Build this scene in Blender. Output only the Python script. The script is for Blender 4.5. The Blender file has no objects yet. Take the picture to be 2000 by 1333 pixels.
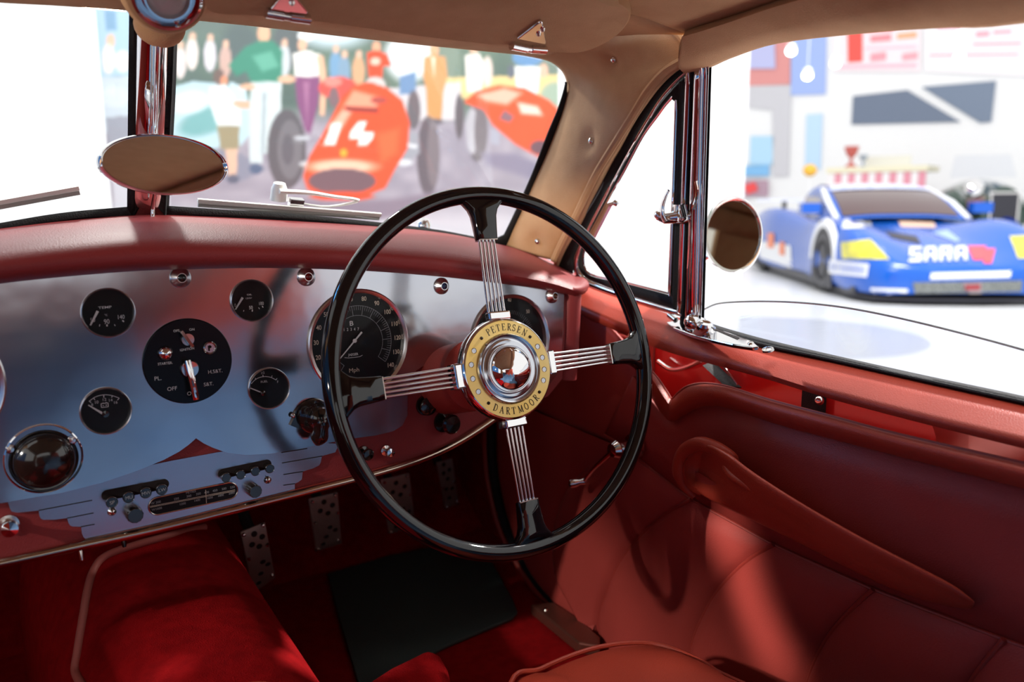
import bpy, bmesh, math, random
import numpy as np
from mathutils import Vector, Matrix
from mathutils.bvhtree import BVHTree
random.seed(7)
S = bpy.context.scene
COL = S.collection
H = 1.00                      # eye height of the camera above the hall floor; all coordinates below are relative to the eye
F = 1600.0                    # focal length in pixels of the 2000 px wide frame
YAW, PITCH, ROLL, DT = 0.609191657, 0.167426681, -0.004507358, 0.051473118

# ---------------------------------------------------------------- camera
def cam_rows(yaw, pitch, roll):
    cy, sy, cp, sp = math.cos(yaw), math.sin(yaw), math.cos(pitch), math.sin(pitch)
    fw = np.array([sy*cp, cy*cp, -sp]); rt = np.array([cy, -sy, 0.0]); up = np.cross(rt, fw)
    cr, sr = math.cos(roll), math.sin(roll)
    r2 = cr*rt + sr*up; u2 = -sr*rt + cr*up
    return np.stack([r2, -u2, fw])
CM = cam_rows(YAW, PITCH, ROLL)
cd = bpy.data.cameras.new('camera'); cam = bpy.data.objects.new('camera', cd); COL.objects.link(cam)
m = Matrix.Identity(4)
for i in range(3):
    m[i][0] = CM[0][i]; m[i][1] = -CM[1][i]; m[i][2] = -CM[2][i]
m[2][3] = H
cam.matrix_world = m
cd.sensor_width = 36.0; cd.lens = F/2000*36; cd.clip_start = 0.02
cd.dof.use_dof = True; cd.dof.focus_distance = 1.0; cd.dof.aperture_fstop = 3.4
S.camera = cam

# ---------------------------------------------------------------- world, lamps, exposure
S.view_settings.view_transform = 'Standard'; S.view_settings.look = 'None'
S.view_settings.gamma = 1.0; S.view_settings.use_curve_mapping = False
S.view_settings.exposure = 0.75
S.cycles.use_denoising = True
S.cycles.max_bounces = 8; S.cycles.transparent_max_bounces = 16; S.cycles.sample_clamp_indirect = 6.0
W = bpy.data.worlds.new('hall_light'); S.world = W; W.use_nodes = True
wb = W.node_tree.nodes['Background']; wb.inputs[0].default_value = (1.0, 0.985, 0.97, 1); wb.inputs[1].default_value = 0.64
def lamp(name, kind, loc, target, energy, color=(1, 1, 1), size=0.5, **kw):
    l = bpy.data.lights.new(name, kind); l.energy = energy; l.color = color
    if kind == 'AREA': l.shape = 'DISK'; l.size = size
    if kind == 'SPOT': l.shadow_soft_size = size; l.spot_size = kw.get('angle', 0.6); l.spot_blend = 0.3
    o = bpy.data.objects.new(name, l); COL.objects.link(o)
    o.location = Vector(loc) + Vector((0, 0, H))
    d = Vector(target) - Vector(loc); o.rotation_euler = d.to_track_quat('-Z', 'Y').to_euler()
    return o
lamp('hall_spotlight', 'SPOT', (-3.6, 0.1, 1.55), (0.82, 1.0, -0.68), 260, (1, .93, .84), 0.06, angle=0.075)
lamp('hall_spotlight', 'SPOT', (-3.6, -0.5, .62), (0.80, 1.0, 0.01), 420, (1, .90, .76), 0.12, angle=0.10)
lamp('hall_spotlight', 'SPOT', (4.6, 0.9, 3.2), (0.85, 0.6, -0.15), 1500, (1, .95, .9), 0.15, angle=0.6)
lamp('hall_spotlight', 'SPOT', (0.9, 5.2, 3.4), (0.45, 0.9, -0.1), 380, (1, .96, .92), 0.22, angle=0.5)
lamp('blue_fill_light', 'SPOT', (-1.9, 3.8, 1.9), (0.45, 0.4, -0.3), 120, (.10, .45, 1), 0.45, angle=0.5)  # unseen blue light, added to light the blanket and tint the cabin
lamp('hall_spotlight', 'SPOT', (-3.6, 0.3, 1.7), (0.60, 0.70, -0.56), 330, (1, .92, .82), 0.10, angle=0.045)
lamp('hall_spotlight', 'SPOT', (-1.5, 4.6, 3.0), (0.22, 0.85, -0.50), 520, (1, .93, .85), 0.10, angle=0.12)
lamp('wall_fill_light', 'AREA', (0.6, 1.6, 3.2), (1.0, 5.0, -0.1), 62, (1, .99, .97), 1.6)  # three unseen area lights added to whiten the hall walls
lamp('wall_fill_light', 'AREA', (6.5, 2.5, 4.2), (13.5, 7.5, -0.6), 260, (1, .99, .98), 2.0)
lamp('wall_fill_light', 'AREA', (2.6, 1.0, 3.0), (4.5, 4.8, -0.2), 70, (1, .99, .97), 1.0)
# made-up strip light, added outside the passenger window for the door's thin streak
_d = lambda px, py, x: (lambda r: r*(x/r[0]))(np.array([(px-1000)/F, (py-666.5)/F, 1.0]) @ CM)
_p, _q = _d(1350, 890, .83), _d(1530, 1320, .83); _m = (_p+_q)/2; _s = np.array([-1.25, _m[1]+.12, _m[2]+1.0])
_z = (_s-_m)/np.linalg.norm(_s-_m); _y = (_p-_q)/np.linalg.norm(_p-_q); _y = _y-_z*np.dot(_y, _z); _y /= np.linalg.norm(_y); _x = np.cross(_y, _z)
_l = bpy.data.lights.new('door_streak_light', 'AREA'); _l.shape = 'RECTANGLE'; _l.size = .028; _l.size_y = float(np.linalg.norm(_p-_q))*.95; _l.energy = .036; _l.spread = math.radians(2.6); _l.color = (1, .9, .8)
_o = bpy.data.objects.new('door_streak_light', _l); COL.objects.link(_o)
_o.matrix_world = Matrix([[_x[i], _y[i], _z[i], _s[i]+(H if i == 2 else 0)] for i in range(3)]+[[0, 0, 0, 1]])

# ---------------------------------------------------------------- materials
MATS = {}
def mat(name, base, rough=0.5, metal=0.0, spec=0.5, coat=0.0, sheen=0.0, bump=None, vary=None, emit=None, alpha=None):
    if name in MATS: return MATS[name]
    M = bpy.data.materials.new(name); M.use_nodes = True; nt = M.node_tree; p = nt.nodes['Principled BSDF']
    p.inputs['Base Color'].default_value = (*base, 1); p.inputs['Roughness'].default_value = rough
    p.inputs['Metallic'].default_value = metal; p.inputs['Specular IOR Level'].default_value = spec
    p.inputs['Coat Weight'].default_value = coat; p.inputs['Coat Roughness'].default_value = 0.03
    if sheen:
        p.inputs['Sheen Weight'].default_value = sheen; p.inputs['Sheen Roughness'].default_value = 0.4
        p.inputs['Sheen Tint'].default_value = (*[min(1, c*1.6) for c in base], 1)
    if emit: p.inputs['Emission Color'].default_value = (*emit[0], 1); p.inputs['Emission Strength'].default_value = emit[1]
    tc = nt.nodes.new('ShaderNodeTexCoord')
    if bump:   # (kind, scale, distance)
        kind, sc, dist = bump
        t = nt.nodes.new('ShaderNodeTexVoronoi' if kind == 'V' else 'ShaderNodeTexNoise'); t.inputs['Scale'].default_value = sc
        if kind != 'V': t.inputs['Detail'].default_value = 3
        nt.links.new(tc.outputs['Object'], t.inputs['Vector'])
        b = nt.nodes.new('ShaderNodeBump'); b.inputs['Distance'].default_value = dist; b.inputs['Strength'].default_value = 1
        nt.links.new(t.outputs[0], b.inputs['Height']); nt.links.new(b.outputs[0], p.inputs['Normal'])
    if vary:   # (scale, color2, stretch)
        sc, c2, st = vary
        t = nt.nodes.new('ShaderNodeTexNoise'); t.inputs['Scale'].default_value = sc; t.inputs['Detail'].default_value = 4
        mp = nt.nodes.new('ShaderNodeMapping'); mp.inputs['Scale'].default_value = st
        nt.links.new(tc.outputs['Object'], mp.inputs[0]); nt.links.new(mp.outputs[0], t.inputs['Vector'])
        r = nt.nodes.new('ShaderNodeValToRGB'); r.color_ramp.elements[0].position = .35; r.color_ramp.elements[1].position = .68
        r.color_ramp.elements[0].color = (*base, 1); r.color_ramp.elements[1].color = (*c2, 1)
        nt.links.new(t.outputs[0], r.inputs[0]); nt.links.new(r.outputs[0], p.inputs['Base Color'])
        if metal > .5:
            mr = nt.nodes.new('ShaderNodeMapRange'); mr.inputs[3].default_value = rough*.75; mr.inputs[4].default_value = rough*1.5
            nt.links.new(t.outputs[0], mr.inputs[0]); nt.links.new(mr.outputs[0], p.inputs['Roughness'])
    MATS[name] = M; return M
def glass_mat(name, tint=(1, 1, 1), refl=1.0, ior=1.45):
    M = bpy.data.materials.new(name); M.use_nodes = True; nt = M.node_tree; nt.nodes.clear()
    o = nt.nodes.new('ShaderNodeOutputMaterial'); mx = nt.nodes.new('ShaderNodeMixShader'); lw = nt.nodes.new('ShaderNodeLayerWeight'); lw.inputs[0].default_value = .5
    pw = nt.nodes.new('ShaderNodeMath'); pw.operation = 'POWER'; pw.inputs[1].default_value = 5; nt.links.new(lw.outputs['Facing'], pw.inputs[0])
    fr = nt.nodes.new('ShaderNodeMath'); fr.operation = 'MULTIPLY_ADD'; fr.inputs[1].default_value = .9; fr.inputs[2].default_value = ((ior-1)/(ior+1))**2; nt.links.new(pw.outputs[0], fr.inputs[0])
    t = nt.nodes.new('ShaderNodeBsdfTransparent'); t.inputs[0].default_value = (*tint, 1)
    g = nt.nodes.new('ShaderNodeBsdfGlossy'); g.inputs['Roughness'].default_value = 0.02; g.inputs[0].default_value = (refl, refl, refl, 1)
    nt.links.new(fr.outputs[0], mx.inputs[0]); nt.links.new(t.outputs[0], mx.inputs[1]); nt.links.new(g.outputs[0], mx.inputs[2])
    nt.links.new(mx.outputs[0], o.inputs[0]); return M
LEATHER = mat('red_leather', (.36, .042, .022), .42, spec=.28, bump=('V', 650, .00018), vary=(9, (.40, .050, .028), (1, 1, 1)))
PADLEA = mat('maroon_leather', (.25, .032, .034), .45, spec=.3, bump=('V', 650, .0002))
LEATHER_D = mat('red_leather_door', (.33, .046, .037), .45, spec=.22, bump=('V', 600, .0002), vary=(6, (.38, .055, .044), (1, 1, 1)))
PIPING = mat('red_piping', (.30, .035, .025), .45, bump=('N', 300, .0003))
PIPINK = mat('dusty_red_piping', (.42, .10, .08), .6)
SUEDE = mat('tan_suede', (.53, .32, .175), .92, spec=.15, sheen=.3, bump=('N', 900, .0006), vary=(25, (.47, .275, .145), (1, 1, 1)))
CARPET = mat('red_carpet', (.34, .004, .006), .95, spec=.1, sheen=.25, bump=('N', 700, .003), vary=(60, (.24, .002, .004), (1, 1, 1)))
CHROME = mat('chrome', (.86, .86, .87), .05, 1.0)
CHROMED = mat('worn_chrome', (.72, .70, .67), .18, 1.0)
ALU = mat('polished_aluminium', (.50, .53, .60), .13, 1.0, bump=('N', 7, .0012), vary=(6, (.57, .59, .64), (1, 1, 2.5)))
ALU2 = mat('satin_aluminium', (.42, .46, .54), .26, 1.0)
BRASS = mat('brass_strip', (.55, .45, .36), .16, 1.0)
BLACK = mat('black_enamel', (.003, .003, .004), .06, spec=.45, coat=.35)
BAKE = mat('black_bakelite', (.010, .008, .007), .14, spec=.6, coat=.6)
FACE = mat('black_dial', (.006, .007, .009), .5, spec=.2)
DISCM = mat('black_lacquer_disc', (.004, .006, .009), .22, spec=.25)
WHITE = mat('white_marking', (.62, .66, .68), .6)
CREAM = mat('cream_marking', (.62, .56, .45), .6)
GREYM = mat('grey_marking', (.33, .37, .40), .6)
YEL = mat('yellow_gilt', (.80, .52, .12), .30, .55, vary=(22, (.86, .66, .26), (1, 1, 1)), coat=.4)
INK = mat('dark_engraving', (.03, .02, .01), .5)
RUBBER = mat('black_rubber', (.012, .012, .013), .75, spec=.3, bump=('N', 500, .0008))
MATR = mat('black_rubber_mat', (.045, .065, .062), .7, spec=.3, bump=('N', 300, .0008))
STEEL = mat('pedal_steel', (.34, .26, .23), .5, .55, bump=('N', 150, .0008))
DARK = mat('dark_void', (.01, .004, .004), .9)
PAINT = mat('red_body_paint', (.55, .012, .012), .2, coat=1.0)
MIRR = mat('mirror_silver', (.78, .76, .72), .01, 1.0)
GLASS = glass_mat('clear_window_glass', (.99, 1, .995), .8)
DGLASS = glass_mat('dial_glass', (1, 1, 1), .7, 1.22)
BEZ = mat('satin_bezel', (.80, .80, .82), .24, 1.0)
SIDEG = glass_mat('tinted_side_glass', (.95, .96, .98), .9)
WALLW = mat('white_hall_wall', (.86, .87, .88), .7)
FLOORW = mat('white_hall_floor', (.78, .80, .83), .22, spec=.5)
LENS = mat('frosted_lens', (.55, .52, .50), .25, spec=.6, bump=('N', 60, .002))

# ---------------------------------------------------------------- helpers
def V3(p): return np.array(p, float)
def ray(px, py): return np.array([(px-1000)/F, (py-666.5)/F, 1.0]) @ CM
def atX(px, py, x): d = ray(px, py); return d*(x/d[0])
def atY(px, py, y): d = ray(px, py); return d*(y/d[1])
def atZ(px, py, z): d = ray(px, py); return d*(z/d[2])
def atP(px, py, P0, N): d = ray(px, py); return d*(np.dot(P0, N)/np.dot(d, N))
def px_of(p): q = CM @ V3(p); return np.array([1000+F*q[0]/q[2], 666.5+F*q[1]/q[2]])
def nrm(v): v = V3(v); return v/np.linalg.norm(v)
ORG = {}
def tagit(o, label=None, cat=None, group=None, kind=None):
    if label: o['label'] = label
    if cat: o['category'] = cat
    if group: o['group'] = group
    if kind: o['kind'] = kind
    return o
def thing(name, label, cat, loc, group=None, kind=None):
    o = bpy.data.objects.new(name, None); COL.objects.link(o); o.empty_display_size = .05
    loc = V3(loc); o.location = (loc[0], loc[1], loc[2]+H); ORG[o.name] = loc
    return tagit(o, label, cat, group, kind)
def mk(name, V, Fc, material, parent=None, smooth=True, sharp=None):
    V = [V3(v) for v in V]
    if parent is None:
        a = np.array(V); org = (a.min(0)+a.max(0))/2; org[2] = a[:, 2].min()
    else: org = ORG[parent.name]
    me = bpy.data.meshes.new(name)
    me.from_pydata([tuple(v-org) for v in V], [], [tuple(f) for f in Fc]); me.validate()
    bm = bmesh.new(); bm.from_mesh(me); bmesh.ops.recalc_face_normals(bm, faces=bm.faces); bm.to_mesh(me); bm.free()
    if smooth:
        for p in me.polygons: p.use_smooth = True
        me.set_sharp_from_angle(angle=math.radians(sharp or 38))
    me.materials.append(material)
    o = bpy.data.objects.new(name, me); COL.objects.link(o); ORG[o.name] = org
    if parent is None: o.location = (org[0], org[1], org[2]+H)
    else: o.parent = parent
    return o
def mod_bevel(o, w=.002, s=2, ang=35):
    b = o.modifiers.new('bevel', 'BEVEL'); b.width = w; b.segments = s; b.limit_method = 'ANGLE'; b.angle_limit = math.radians(ang)
    return o
def mod_sub(o, n=1): b = o.modifiers.new('sub', 'SUBSURF'); b.levels = n; b.render_levels = n; return o
def mod_solid(o, t, off=-1): b = o.modifiers.new('solid', 'SOLIDIFY'); b.thickness = t; b.offset = off; return o
def spl(pts, n, closed=False):
    P = [V3(p) for p in pts]; k = len(P)
    if k == 2: return [P[0]+(P[1]-P[0])*i/(n-1) for i in range(n)]
    out = []; segs = k if closed else k-1
    for i in range(n):
        t = i/(n if closed else n-1)*segs; s = min(int(t), segs-1); u = t-s
        g = (lambda j: P[j % k]) if closed else (lambda j: P[j] if 0 <= j < k else (2*P[0]-P[1] if j < 0 else 2*P[-1]-P[-2]))
        a, b, c, d = g(s-1), g(s), g(s+1), g(s+2)
        out.append(.5*((2*b)+(c-a)*u+(2*a-5*b+4*c-d)*u*u+(3*b-3*c+d-a)*u**3))
    return out
def spa(pts, n):
    P = np.array(spl(pts, 400)); d = np.r_[0, np.cumsum(np.linalg.norm(np.diff(P, axis=0), axis=1))]; t = np.linspace(0, d[-1], n)
    return [np.array([np.interp(x, d, P[:, k]) for k in range(3)]) for x in t]
def basis(n):
    n = nrm(n); a = np.array([0, 0, 1.]) if abs(n[2]) < .9 else np.array([0, 1., 0])
    u = nrm(np.cross(a, n)); return u, np.cross(n, u), n
class MB:
    def __init__(s): s.V = []; s.F = []
    def add(s, V, Fc): k = len(s.V); s.V += [V3(v) for v in V]; s.F += [tuple(i+k for i in f) for f in Fc]; return s
    def tube(s, pts, r, closed=False, seg=10, caps=True, flat=1.0, up=None):
        P = [V3(p) for p in pts]; n = len(P); R = list(r) if hasattr(r, '__len__') else [r]*n
        if up is None:
            t0 = nrm(P[1]-P[0]); u = basis(t0)[0]
        else: u = V3(up)
        V = []
        for i in range(n):
            if closed: t = nrm(P[(i+1) % n]-P[i-1])
            else: t = nrm(P[min(i+1, n-1)]-P[max(i-1, 0)])
            if up is not None: u = V3(up)
            u = nrm(u-t*np.dot(u, t)); w = np.cross(t, u)
            for j in range(seg):
                a = 2*math.pi*j/seg; V.append(P[i]+R[i]*(math.cos(a)*u+math.sin(a)*w*flat))
        Fc = []
        for i in range(n if closed else n-1):
            i2 = (i+1) % n
            for j in range(seg):
                j2 = (j+1) % seg; Fc.append((i*seg+j, i*seg+j2, i2*seg+j2, i2*seg+j))
        if not closed and caps: Fc += [tuple(range(seg-1, -1, -1)), tuple((n-1)*seg+j for j in range(seg))]
        return s.add(V, Fc)
    def lathe(s, prof, org, n, seg=40, u=None, cap0=False, cap1=False, sx=1.0, sy=1.0):
        uu, vv, n = basis(n)
        if u is not None: uu = nrm(V3(u)-n*np.dot(u, n)); vv = np.cross(n, uu)
        V = []; Fc = []; org = V3(org)
        for r, h in prof:
            for j in range(seg):
                a = 2*math.pi*j/seg; V.append(org+r*(sx*math.cos(a)*uu+sy*math.sin(a)*vv)+h*n)
        for i in range(len(prof)-1):
            for j in range(seg):
                j2 = (j+1) % seg; Fc.append((i*seg+j, i*seg+j2, (i+1)*seg+j2, (i+1)*seg+j))
        if cap0: Fc.append(tuple(range(seg-1, -1, -1)))
        if cap1: Fc.append(tuple((len(prof)-1)*seg+j for j in range(seg)))
        return s.add(V, Fc)
    def box(s, c, hx, hy, hz, ax=None):
        c = V3(c); A = ax if ax is not None else (np.array([1., 0, 0]), np.array([0, 1., 0]), np.array([0, 0, 1.]))
        V = [c+sx*hx*A[0]+sy*hy*A[1]+sz*hz*A[2] for sz in (-1, 1) for sy in (-1, 1) for sx in (-1, 1)]
        return s.add(V, [(0, 2, 3, 1), (4, 5, 7, 6), (0, 1, 5, 4), (2, 6, 7, 3), (0, 4, 6, 2), (1, 3, 7, 5)])
    def plate(s, pts, n, t):
        P = [V3(p) for p in pts]; n = V3(n); k = len(P); V = P+[p-n*t for p in P]
        return s.add(V, [tuple(range(k)), tuple(range(2*k-1, k-1, -1))]+[(i, (i+1) % k, (i+1) % k+k, i+k) for i in range(k)])
    def grid(s, rows):
        n = len(rows[0]); V = [p for r in rows for p in r]
        Fc = [(i*n+j, i*n+j+1, (i+1)*n+j+1, (i+1)*n+j) for i in range(len(rows)-1) for j in range(n-1)]
        return s.add(V, Fc)
    def sphere(s, c, r, seg=16, rings=9, sc=(1, 1, 1), ax=None):
        A = ax or (np.array([1., 0, 0]), np.array([0, 1., 0]), np.array([0, 0, 1.])); c = V3(c); V = [c-A[2]*r*sc[2]]; Fc = []
        for i in range(1, rings):
            p = math.pi*i/rings
            for j in range(seg):
                a = 2*math.pi*j/seg
                V.append(c+r*(math.sin(p)*math.cos(a)*sc[0]*A[0]+math.sin(p)*math.sin(a)*sc[1]*A[1]-math.cos(p)*sc[2]*A[2]))
        V.append(c+A[2]*r*sc[2]); L = len(V)-1
        for j in range(seg):
            j2 = (j+1) % seg; Fc.append((0, 1+j2, 1+j)); Fc.append((L, L-seg+j, L-seg+j2))
            for i in range(rings-2): a = 1+i*seg; Fc.append((a+j, a+j2, a+seg+j2, a+seg+j))
        return s.add(V, Fc)
    def build(s, name, material, parent=None, smooth=True, sharp=None): return mk(name, s.V, s.F, material, parent, smooth, sharp)
def loft(rows, n=None, m=None):
    """rows of control points -> smooth grid"""
    n = n or 40; R = [spl(r, n) for r in rows]
    if m:
        cols = [spl([R[i][j] for i in range(len(R))], m) for j in range(n)]
        R = [[cols[j][i] for j in range(n)] for i in range(m)]
    return R
TXT = {}
def text_tris(s, bold=False):
    if (s, bold) in TXT: return TXT[(s, bold)]
    c = bpy.data.curves.new('t', 'FONT'); c.body = s; c.size = 1.0; c.align_x = 'CENTER'; c.align_y = 'CENTER'; c.resolution_u = 3
    if bold: c.offset = 0.012
    o = bpy.data.objects.new('t', c); COL.objects.link(o); dg = bpy.context.evaluated_depsgraph_get()
    me = bpy.data.meshes.new_from_object(o.evaluated_get(dg))
    V = [tuple(v.co) for v in me.vertices]; Fc = [tuple(p.vertices) for p in me.polygons]
    bpy.data.objects.remove(o); bpy.data.curves.remove(c); bpy.data.meshes.remove(me)
    TXT[(s, bold)] = (V, Fc); return V, Fc
def put_text(mb, s, pos, u, v, cap, bold=False, sx=1.0):
    V, Fc = text_tris(s, bold); k = cap/.70
    mb.add([V3(pos)+V3(u)*x*k*sx+V3(v)*y*k for x, y, z in V], Fc)
# dashboard plane
DX = np.array([1., 0, 0]); DU = np.array([0, math.sin(DT), math.cos(DT)]); DN = np.array([0, -math.cos(DT), math.sin(DT)])
D0 = np.array([0, .95, 0.])
def dash(px, py, h=0.0): return atP(px, py, D0+DN*h, DN)
def duv(u, v, h=0.0): return D0+DX*u-DU*v+DN*h
def ellipse_px(cx, cy, rx, ry, n=24): return [(cx+rx*math.cos(2*math.pi*i/n), cy+ry*math.sin(2*math.pi*i/n)) for i in range(n)]
CX = 0.218                     # centre line of the car
GF = -H                        # hall floor
# ================================================================ HALL (setting)
def wallbox(name, a, b, z0, z1, material, t=.12, parent=None):
    a = V3([a[0], a[1], 0]); b = V3([b[0], b[1], 0]); d = nrm(b-a); nn = np.array([-d[1], d[0], 0])*t/2
    P = [a-nn, b-nn, b+nn, a+nn]
    V = [p+np.array([0, 0, z0]) for p in P]+[p+np.array([0, 0, z1]) for p in P]
    return mk(name, V, [(0, 3, 2, 1), (4, 5, 6, 7), (0, 1, 5, 4), (1, 2, 6, 5), (2, 3, 7, 6), (3, 0, 4, 7)], material, parent, smooth=False)
o = MB().box((4, 4, GF-.05), 16, 16, .05).build('floor', FLOORW, smooth=False); tagit(o, kind='structure')
MY = 5.0
o = wallbox('wall_front', (-7, MY+.22), (3.9, MY+.22), GF, 2.9, WALLW); tagit(o, kind='structure')
o = wallbox('wall_front_near', (-4, MY-.75), (atY(200, 200, MY-.8)[0], MY-.75), GF, 2.9, WALLW); o.name = 'wall_left'; tagit(o, kind='structure')
o = wallbox('wall_right', (3.95, MY+.15), (5.15, 4.26), GF, 2.9, WALLW); tagit(o, kind='structure')
FA = np.array([15.2, 13.6]); FB = np.array([18.6, 2.2])
o = wallbox('wall_back', FA, FB, GF, 5.2, WALLW); tagit(o, kind='structure')

# mural: one flat printed panel of vintage racing cars and spectators
def mural():
    x0, x1 = atY(198, 200, MY)[0], 3.92; z0, z1 = -1.02, 1.75; nx, nz = 330, 250
    X = np.linspace(x0, x1, nx); Z = np.linspace(z0, z1, nz); gx, gz = np.meshgrid(X, Z)
    P = np.stack([gx, np.full_like(gx, MY), gz], -1); q = P @ CM.T
    px = 1000+F*q[..., 0]/q[..., 2]; py = 666.5+F*q[..., 1]/q[..., 2]
    rng = np.random.RandomState(3)
    def blur_noise(cells):
        a = rng.rand(cells, cells); xi = (px % 700)/700*(cells-1); yi = (py % 500)/500*(cells-1)
        i = np.clip(xi.astype(int), 0, cells-2); j = np.clip(yi.astype(int), 0, cells-2); fx = xi-i; fy = yi-j
        return (a[j, i]*(1-fx)+a[j, i+1]*fx)*(1-fy)+(a[j+1, i]*(1-fx)+a[j+1, i+1]*fx)*fy
    img = np.zeros(px.shape+(3,)); n1 = blur_noise(16)[..., None]; n2 = blur_noise(30)[..., None]
    top = np.array([105, 128, 108.])*(1-n1)+np.array([70, 88, 84.])*n1
    road = np.array([170, 160, 172.])*(1-n2)+np.array([140, 132, 146.])*n2
    t = np.clip((py-205)/40, 0, 1)[..., None]; img = top*(1-t)+road*t
    t = np.clip((py-385)/50, 0, 1)[..., None]; img = img*(1-t)+np.array([196, 190, 198.])*t
    def blend(mask, c): nonlocal img; img = img*(1-mask[..., None])+np.array(c, float)*mask[..., None]
    def E(cx, cy, rx, ry, c, rot=0, soft=2.0):
        a = math.radians(rot); dx = px-cx; dy = py-cy; u = (dx*math.cos(a)+dy*math.sin(a))/rx; v = (-dx*math.sin(a)+dy*math.cos(a))/ry
        d = (np.sqrt(u*u+v*v)-1)*min(rx, ry); blend(np.clip(.5-d/soft, 0, 1), c)
    def Pg(pts, c, soft=2.0):
        ins = np.zeros(px.shape, bool); dm = np.full(px.shape, 1e9); n = len(pts)
        for i in range(n):
            (ax, ay), (bx, by) = pts[i], pts[(i+1) % n]
            cond = ((ay > py) != (by > py)); xx = (bx-ax)*(py-ay)/((by-ay) if by != ay else 1e-9)+ax; ins ^= cond & (px < xx)
            L = (bx-ax)**2+(by-ay)**2; tt = np.clip(((px-ax)*(bx-ax)+(py-ay)*(by-ay))/L, 0, 1)
            dm = np.minimum(dm, np.hypot(px-ax-tt*(bx-ax), py-ay-tt*(by-ay)))
        blend(np.clip(.5+np.where(ins, dm, -dm)/soft, 0, 1), c)
    # left strip: sky, figures, grey road
    Pg([(150, -80), (262, -80), (262, 150), (150, 150)], (168, 200, 226)); Pg([(205, 20), (225, 20), (228, 60), (206, 60)], (120, 160, 195))
    Pg([(150, 150), (262, 150), (262, 260), (150, 260)], (196, 208, 220)); E(216, 80, 9, 14, (238, 190, 160)); E(212, 115, 13, 30, (236, 222, 212)); E(240, 120, 16, 22, (226, 224, 226))
    E(225, 190, 30, 20, (208, 218, 228)); Pg([(205, 230), (262, 225), (262, 300), (215, 300)], (150, 152, 166)); Pg([(215, 300), (262, 300), (262, 440), (225, 440)], (206, 204, 214))
    # sky patches and tree depth
    E(650, 55, 75, 38, (196, 214, 226), soft=24); E(800, 110, 48, 50, (222, 228, 234), soft=18); E(620, 40, 40, 20, (150, 175, 170), soft=14)
    E(430, 20, 120, 50, (88, 104, 96), soft=30); E(470, 100, 40, 60, (78, 92, 92), soft=20); E(560, 90, 30, 50, (82, 90, 92), soft=12); E(880, 130, 26, 60, (110, 128, 112), soft=12); E(1060, 150, 60, 60, (104, 122, 110), soft=20)
    Pg([(868, 152), (1110, 145), (1110, 205), (868, 190)], (222, 196, 132)); Pg([(700, 178), (900, 160), (900, 235), (760, 235)], (206, 200, 204))
    Pg([(780, 150), (812, 140), (812, 185), (780, 185)], (96, 134, 176)); E(1085, 190, 30, 30, (150, 170, 150), soft=10)
    # distant spectators
    for cx, cy, c in ((352, 122, (222, 206, 204)), (375, 105, (232, 216, 210)), (410, 108, (214, 206, 214)), (440, 120, (196, 160, 148)), (555, 118, (196, 202, 206)), (655, 130, (108, 150, 186)), (672, 140, (120, 150, 176)), (700, 140, (214, 158, 118))):
        E(cx, cy, 12, 32, c); E(cx+1, cy-34, 6, 8, (226, 178, 152))
    # pale blue-green car on the left
    Pg([(330, 172), (380, 158), (440, 165), (485, 195), (498, 250), (470, 285), (380, 292), (330, 268)], (182, 210, 220)); E(405, 235, 60, 26, (112, 168, 170), rot=-20, soft=10)
    E(370, 200, 40, 22, (214, 228, 232), rot=-10, soft=10); Pg([(328, 262), (400, 288), (470, 300), (520, 330), (470, 355), (328, 345)], (128, 128, 146)); Pg([(448, 160), (480, 170), (486, 215), (452, 205)], (196, 220, 232))
    # boy
    E(427, 150, 11, 16, (104, 84, 78)); E(437, 158, 7, 10, (226, 140, 104)); Pg([(408, 170), (440, 165), (470, 210), (470, 250), (425, 248), (410, 205)], (226, 232, 234)); E(476, 205, 22, 8, (224, 170, 140), rot=10)
    Pg([(424, 246), (468, 246), (466, 292), (446, 296), (430, 290)], (150, 136, 104)); Pg([(440, 292), (464, 292), (462, 345), (446, 345)], (222, 176, 150)); E(455, 350, 12, 9, (80, 84, 104))
    # man in the green pullover
    E(515, 65, 12, 20, (230, 172, 138)); Pg([(478, 92), (505, 80), (535, 80), (552, 100), (550, 160), (492, 162), (480, 140), (462, 150), (446, 128)], (50, 128, 104)); Pg([(492, 110), (530, 100), (545, 130), (512, 140)], (88, 164, 140), soft=8)
    Pg([(490, 160), (550, 160), (548, 230), (530, 300), (512, 300), (512, 320), (488, 318), (486, 230)], (204, 214, 216)); E(483, 170, 16, 6, (226, 170, 138)); E(500, 330, 13, 10, (72, 88, 118)); Pg([(513, 180), (520, 180), (516, 300), (510, 300)], (160, 172, 180))
    # woman with the white cap
    E(598, 70, 17, 11, (232, 232, 232)); E(590, 88, 9, 12, (230, 176, 146)); Pg([(572, 105), (600, 98), (628, 108), (624, 150), (576, 152)], (240, 236, 230)); Pg([(618, 108), (632, 110), (638, 160), (634, 228), (624, 224), (626, 170)], (232, 176, 144))
    Pg([(576, 150), (624, 150), (622, 200), (606, 262), (596, 256), (580, 200)], (126, 66, 112)); Pg([(592, 160), (604, 160), (600, 250)], (160, 100, 140), soft=5); E(560, 155, 18, 7, (232, 176, 144))
    # far red car
    E(660, 172, 38, 22, (222, 72, 62)); E(650, 160, 18, 9, (238, 130, 118)); E(652, 190, 10, 20, (120, 90, 96))
    # man in the red shirt, driver
    E(735, 92, 8, 12, (226, 160, 126)); Pg([(716, 103), (735, 98), (756, 106), (765, 128), (748, 130), (746, 152), (720, 152)], (226, 66, 34)); E(733, 120, 10, 8, (246, 190, 170)); E(733, 168, 20, 18, (214, 198, 196)); E(733, 186, 26, 10, (160, 60, 56))
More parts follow.
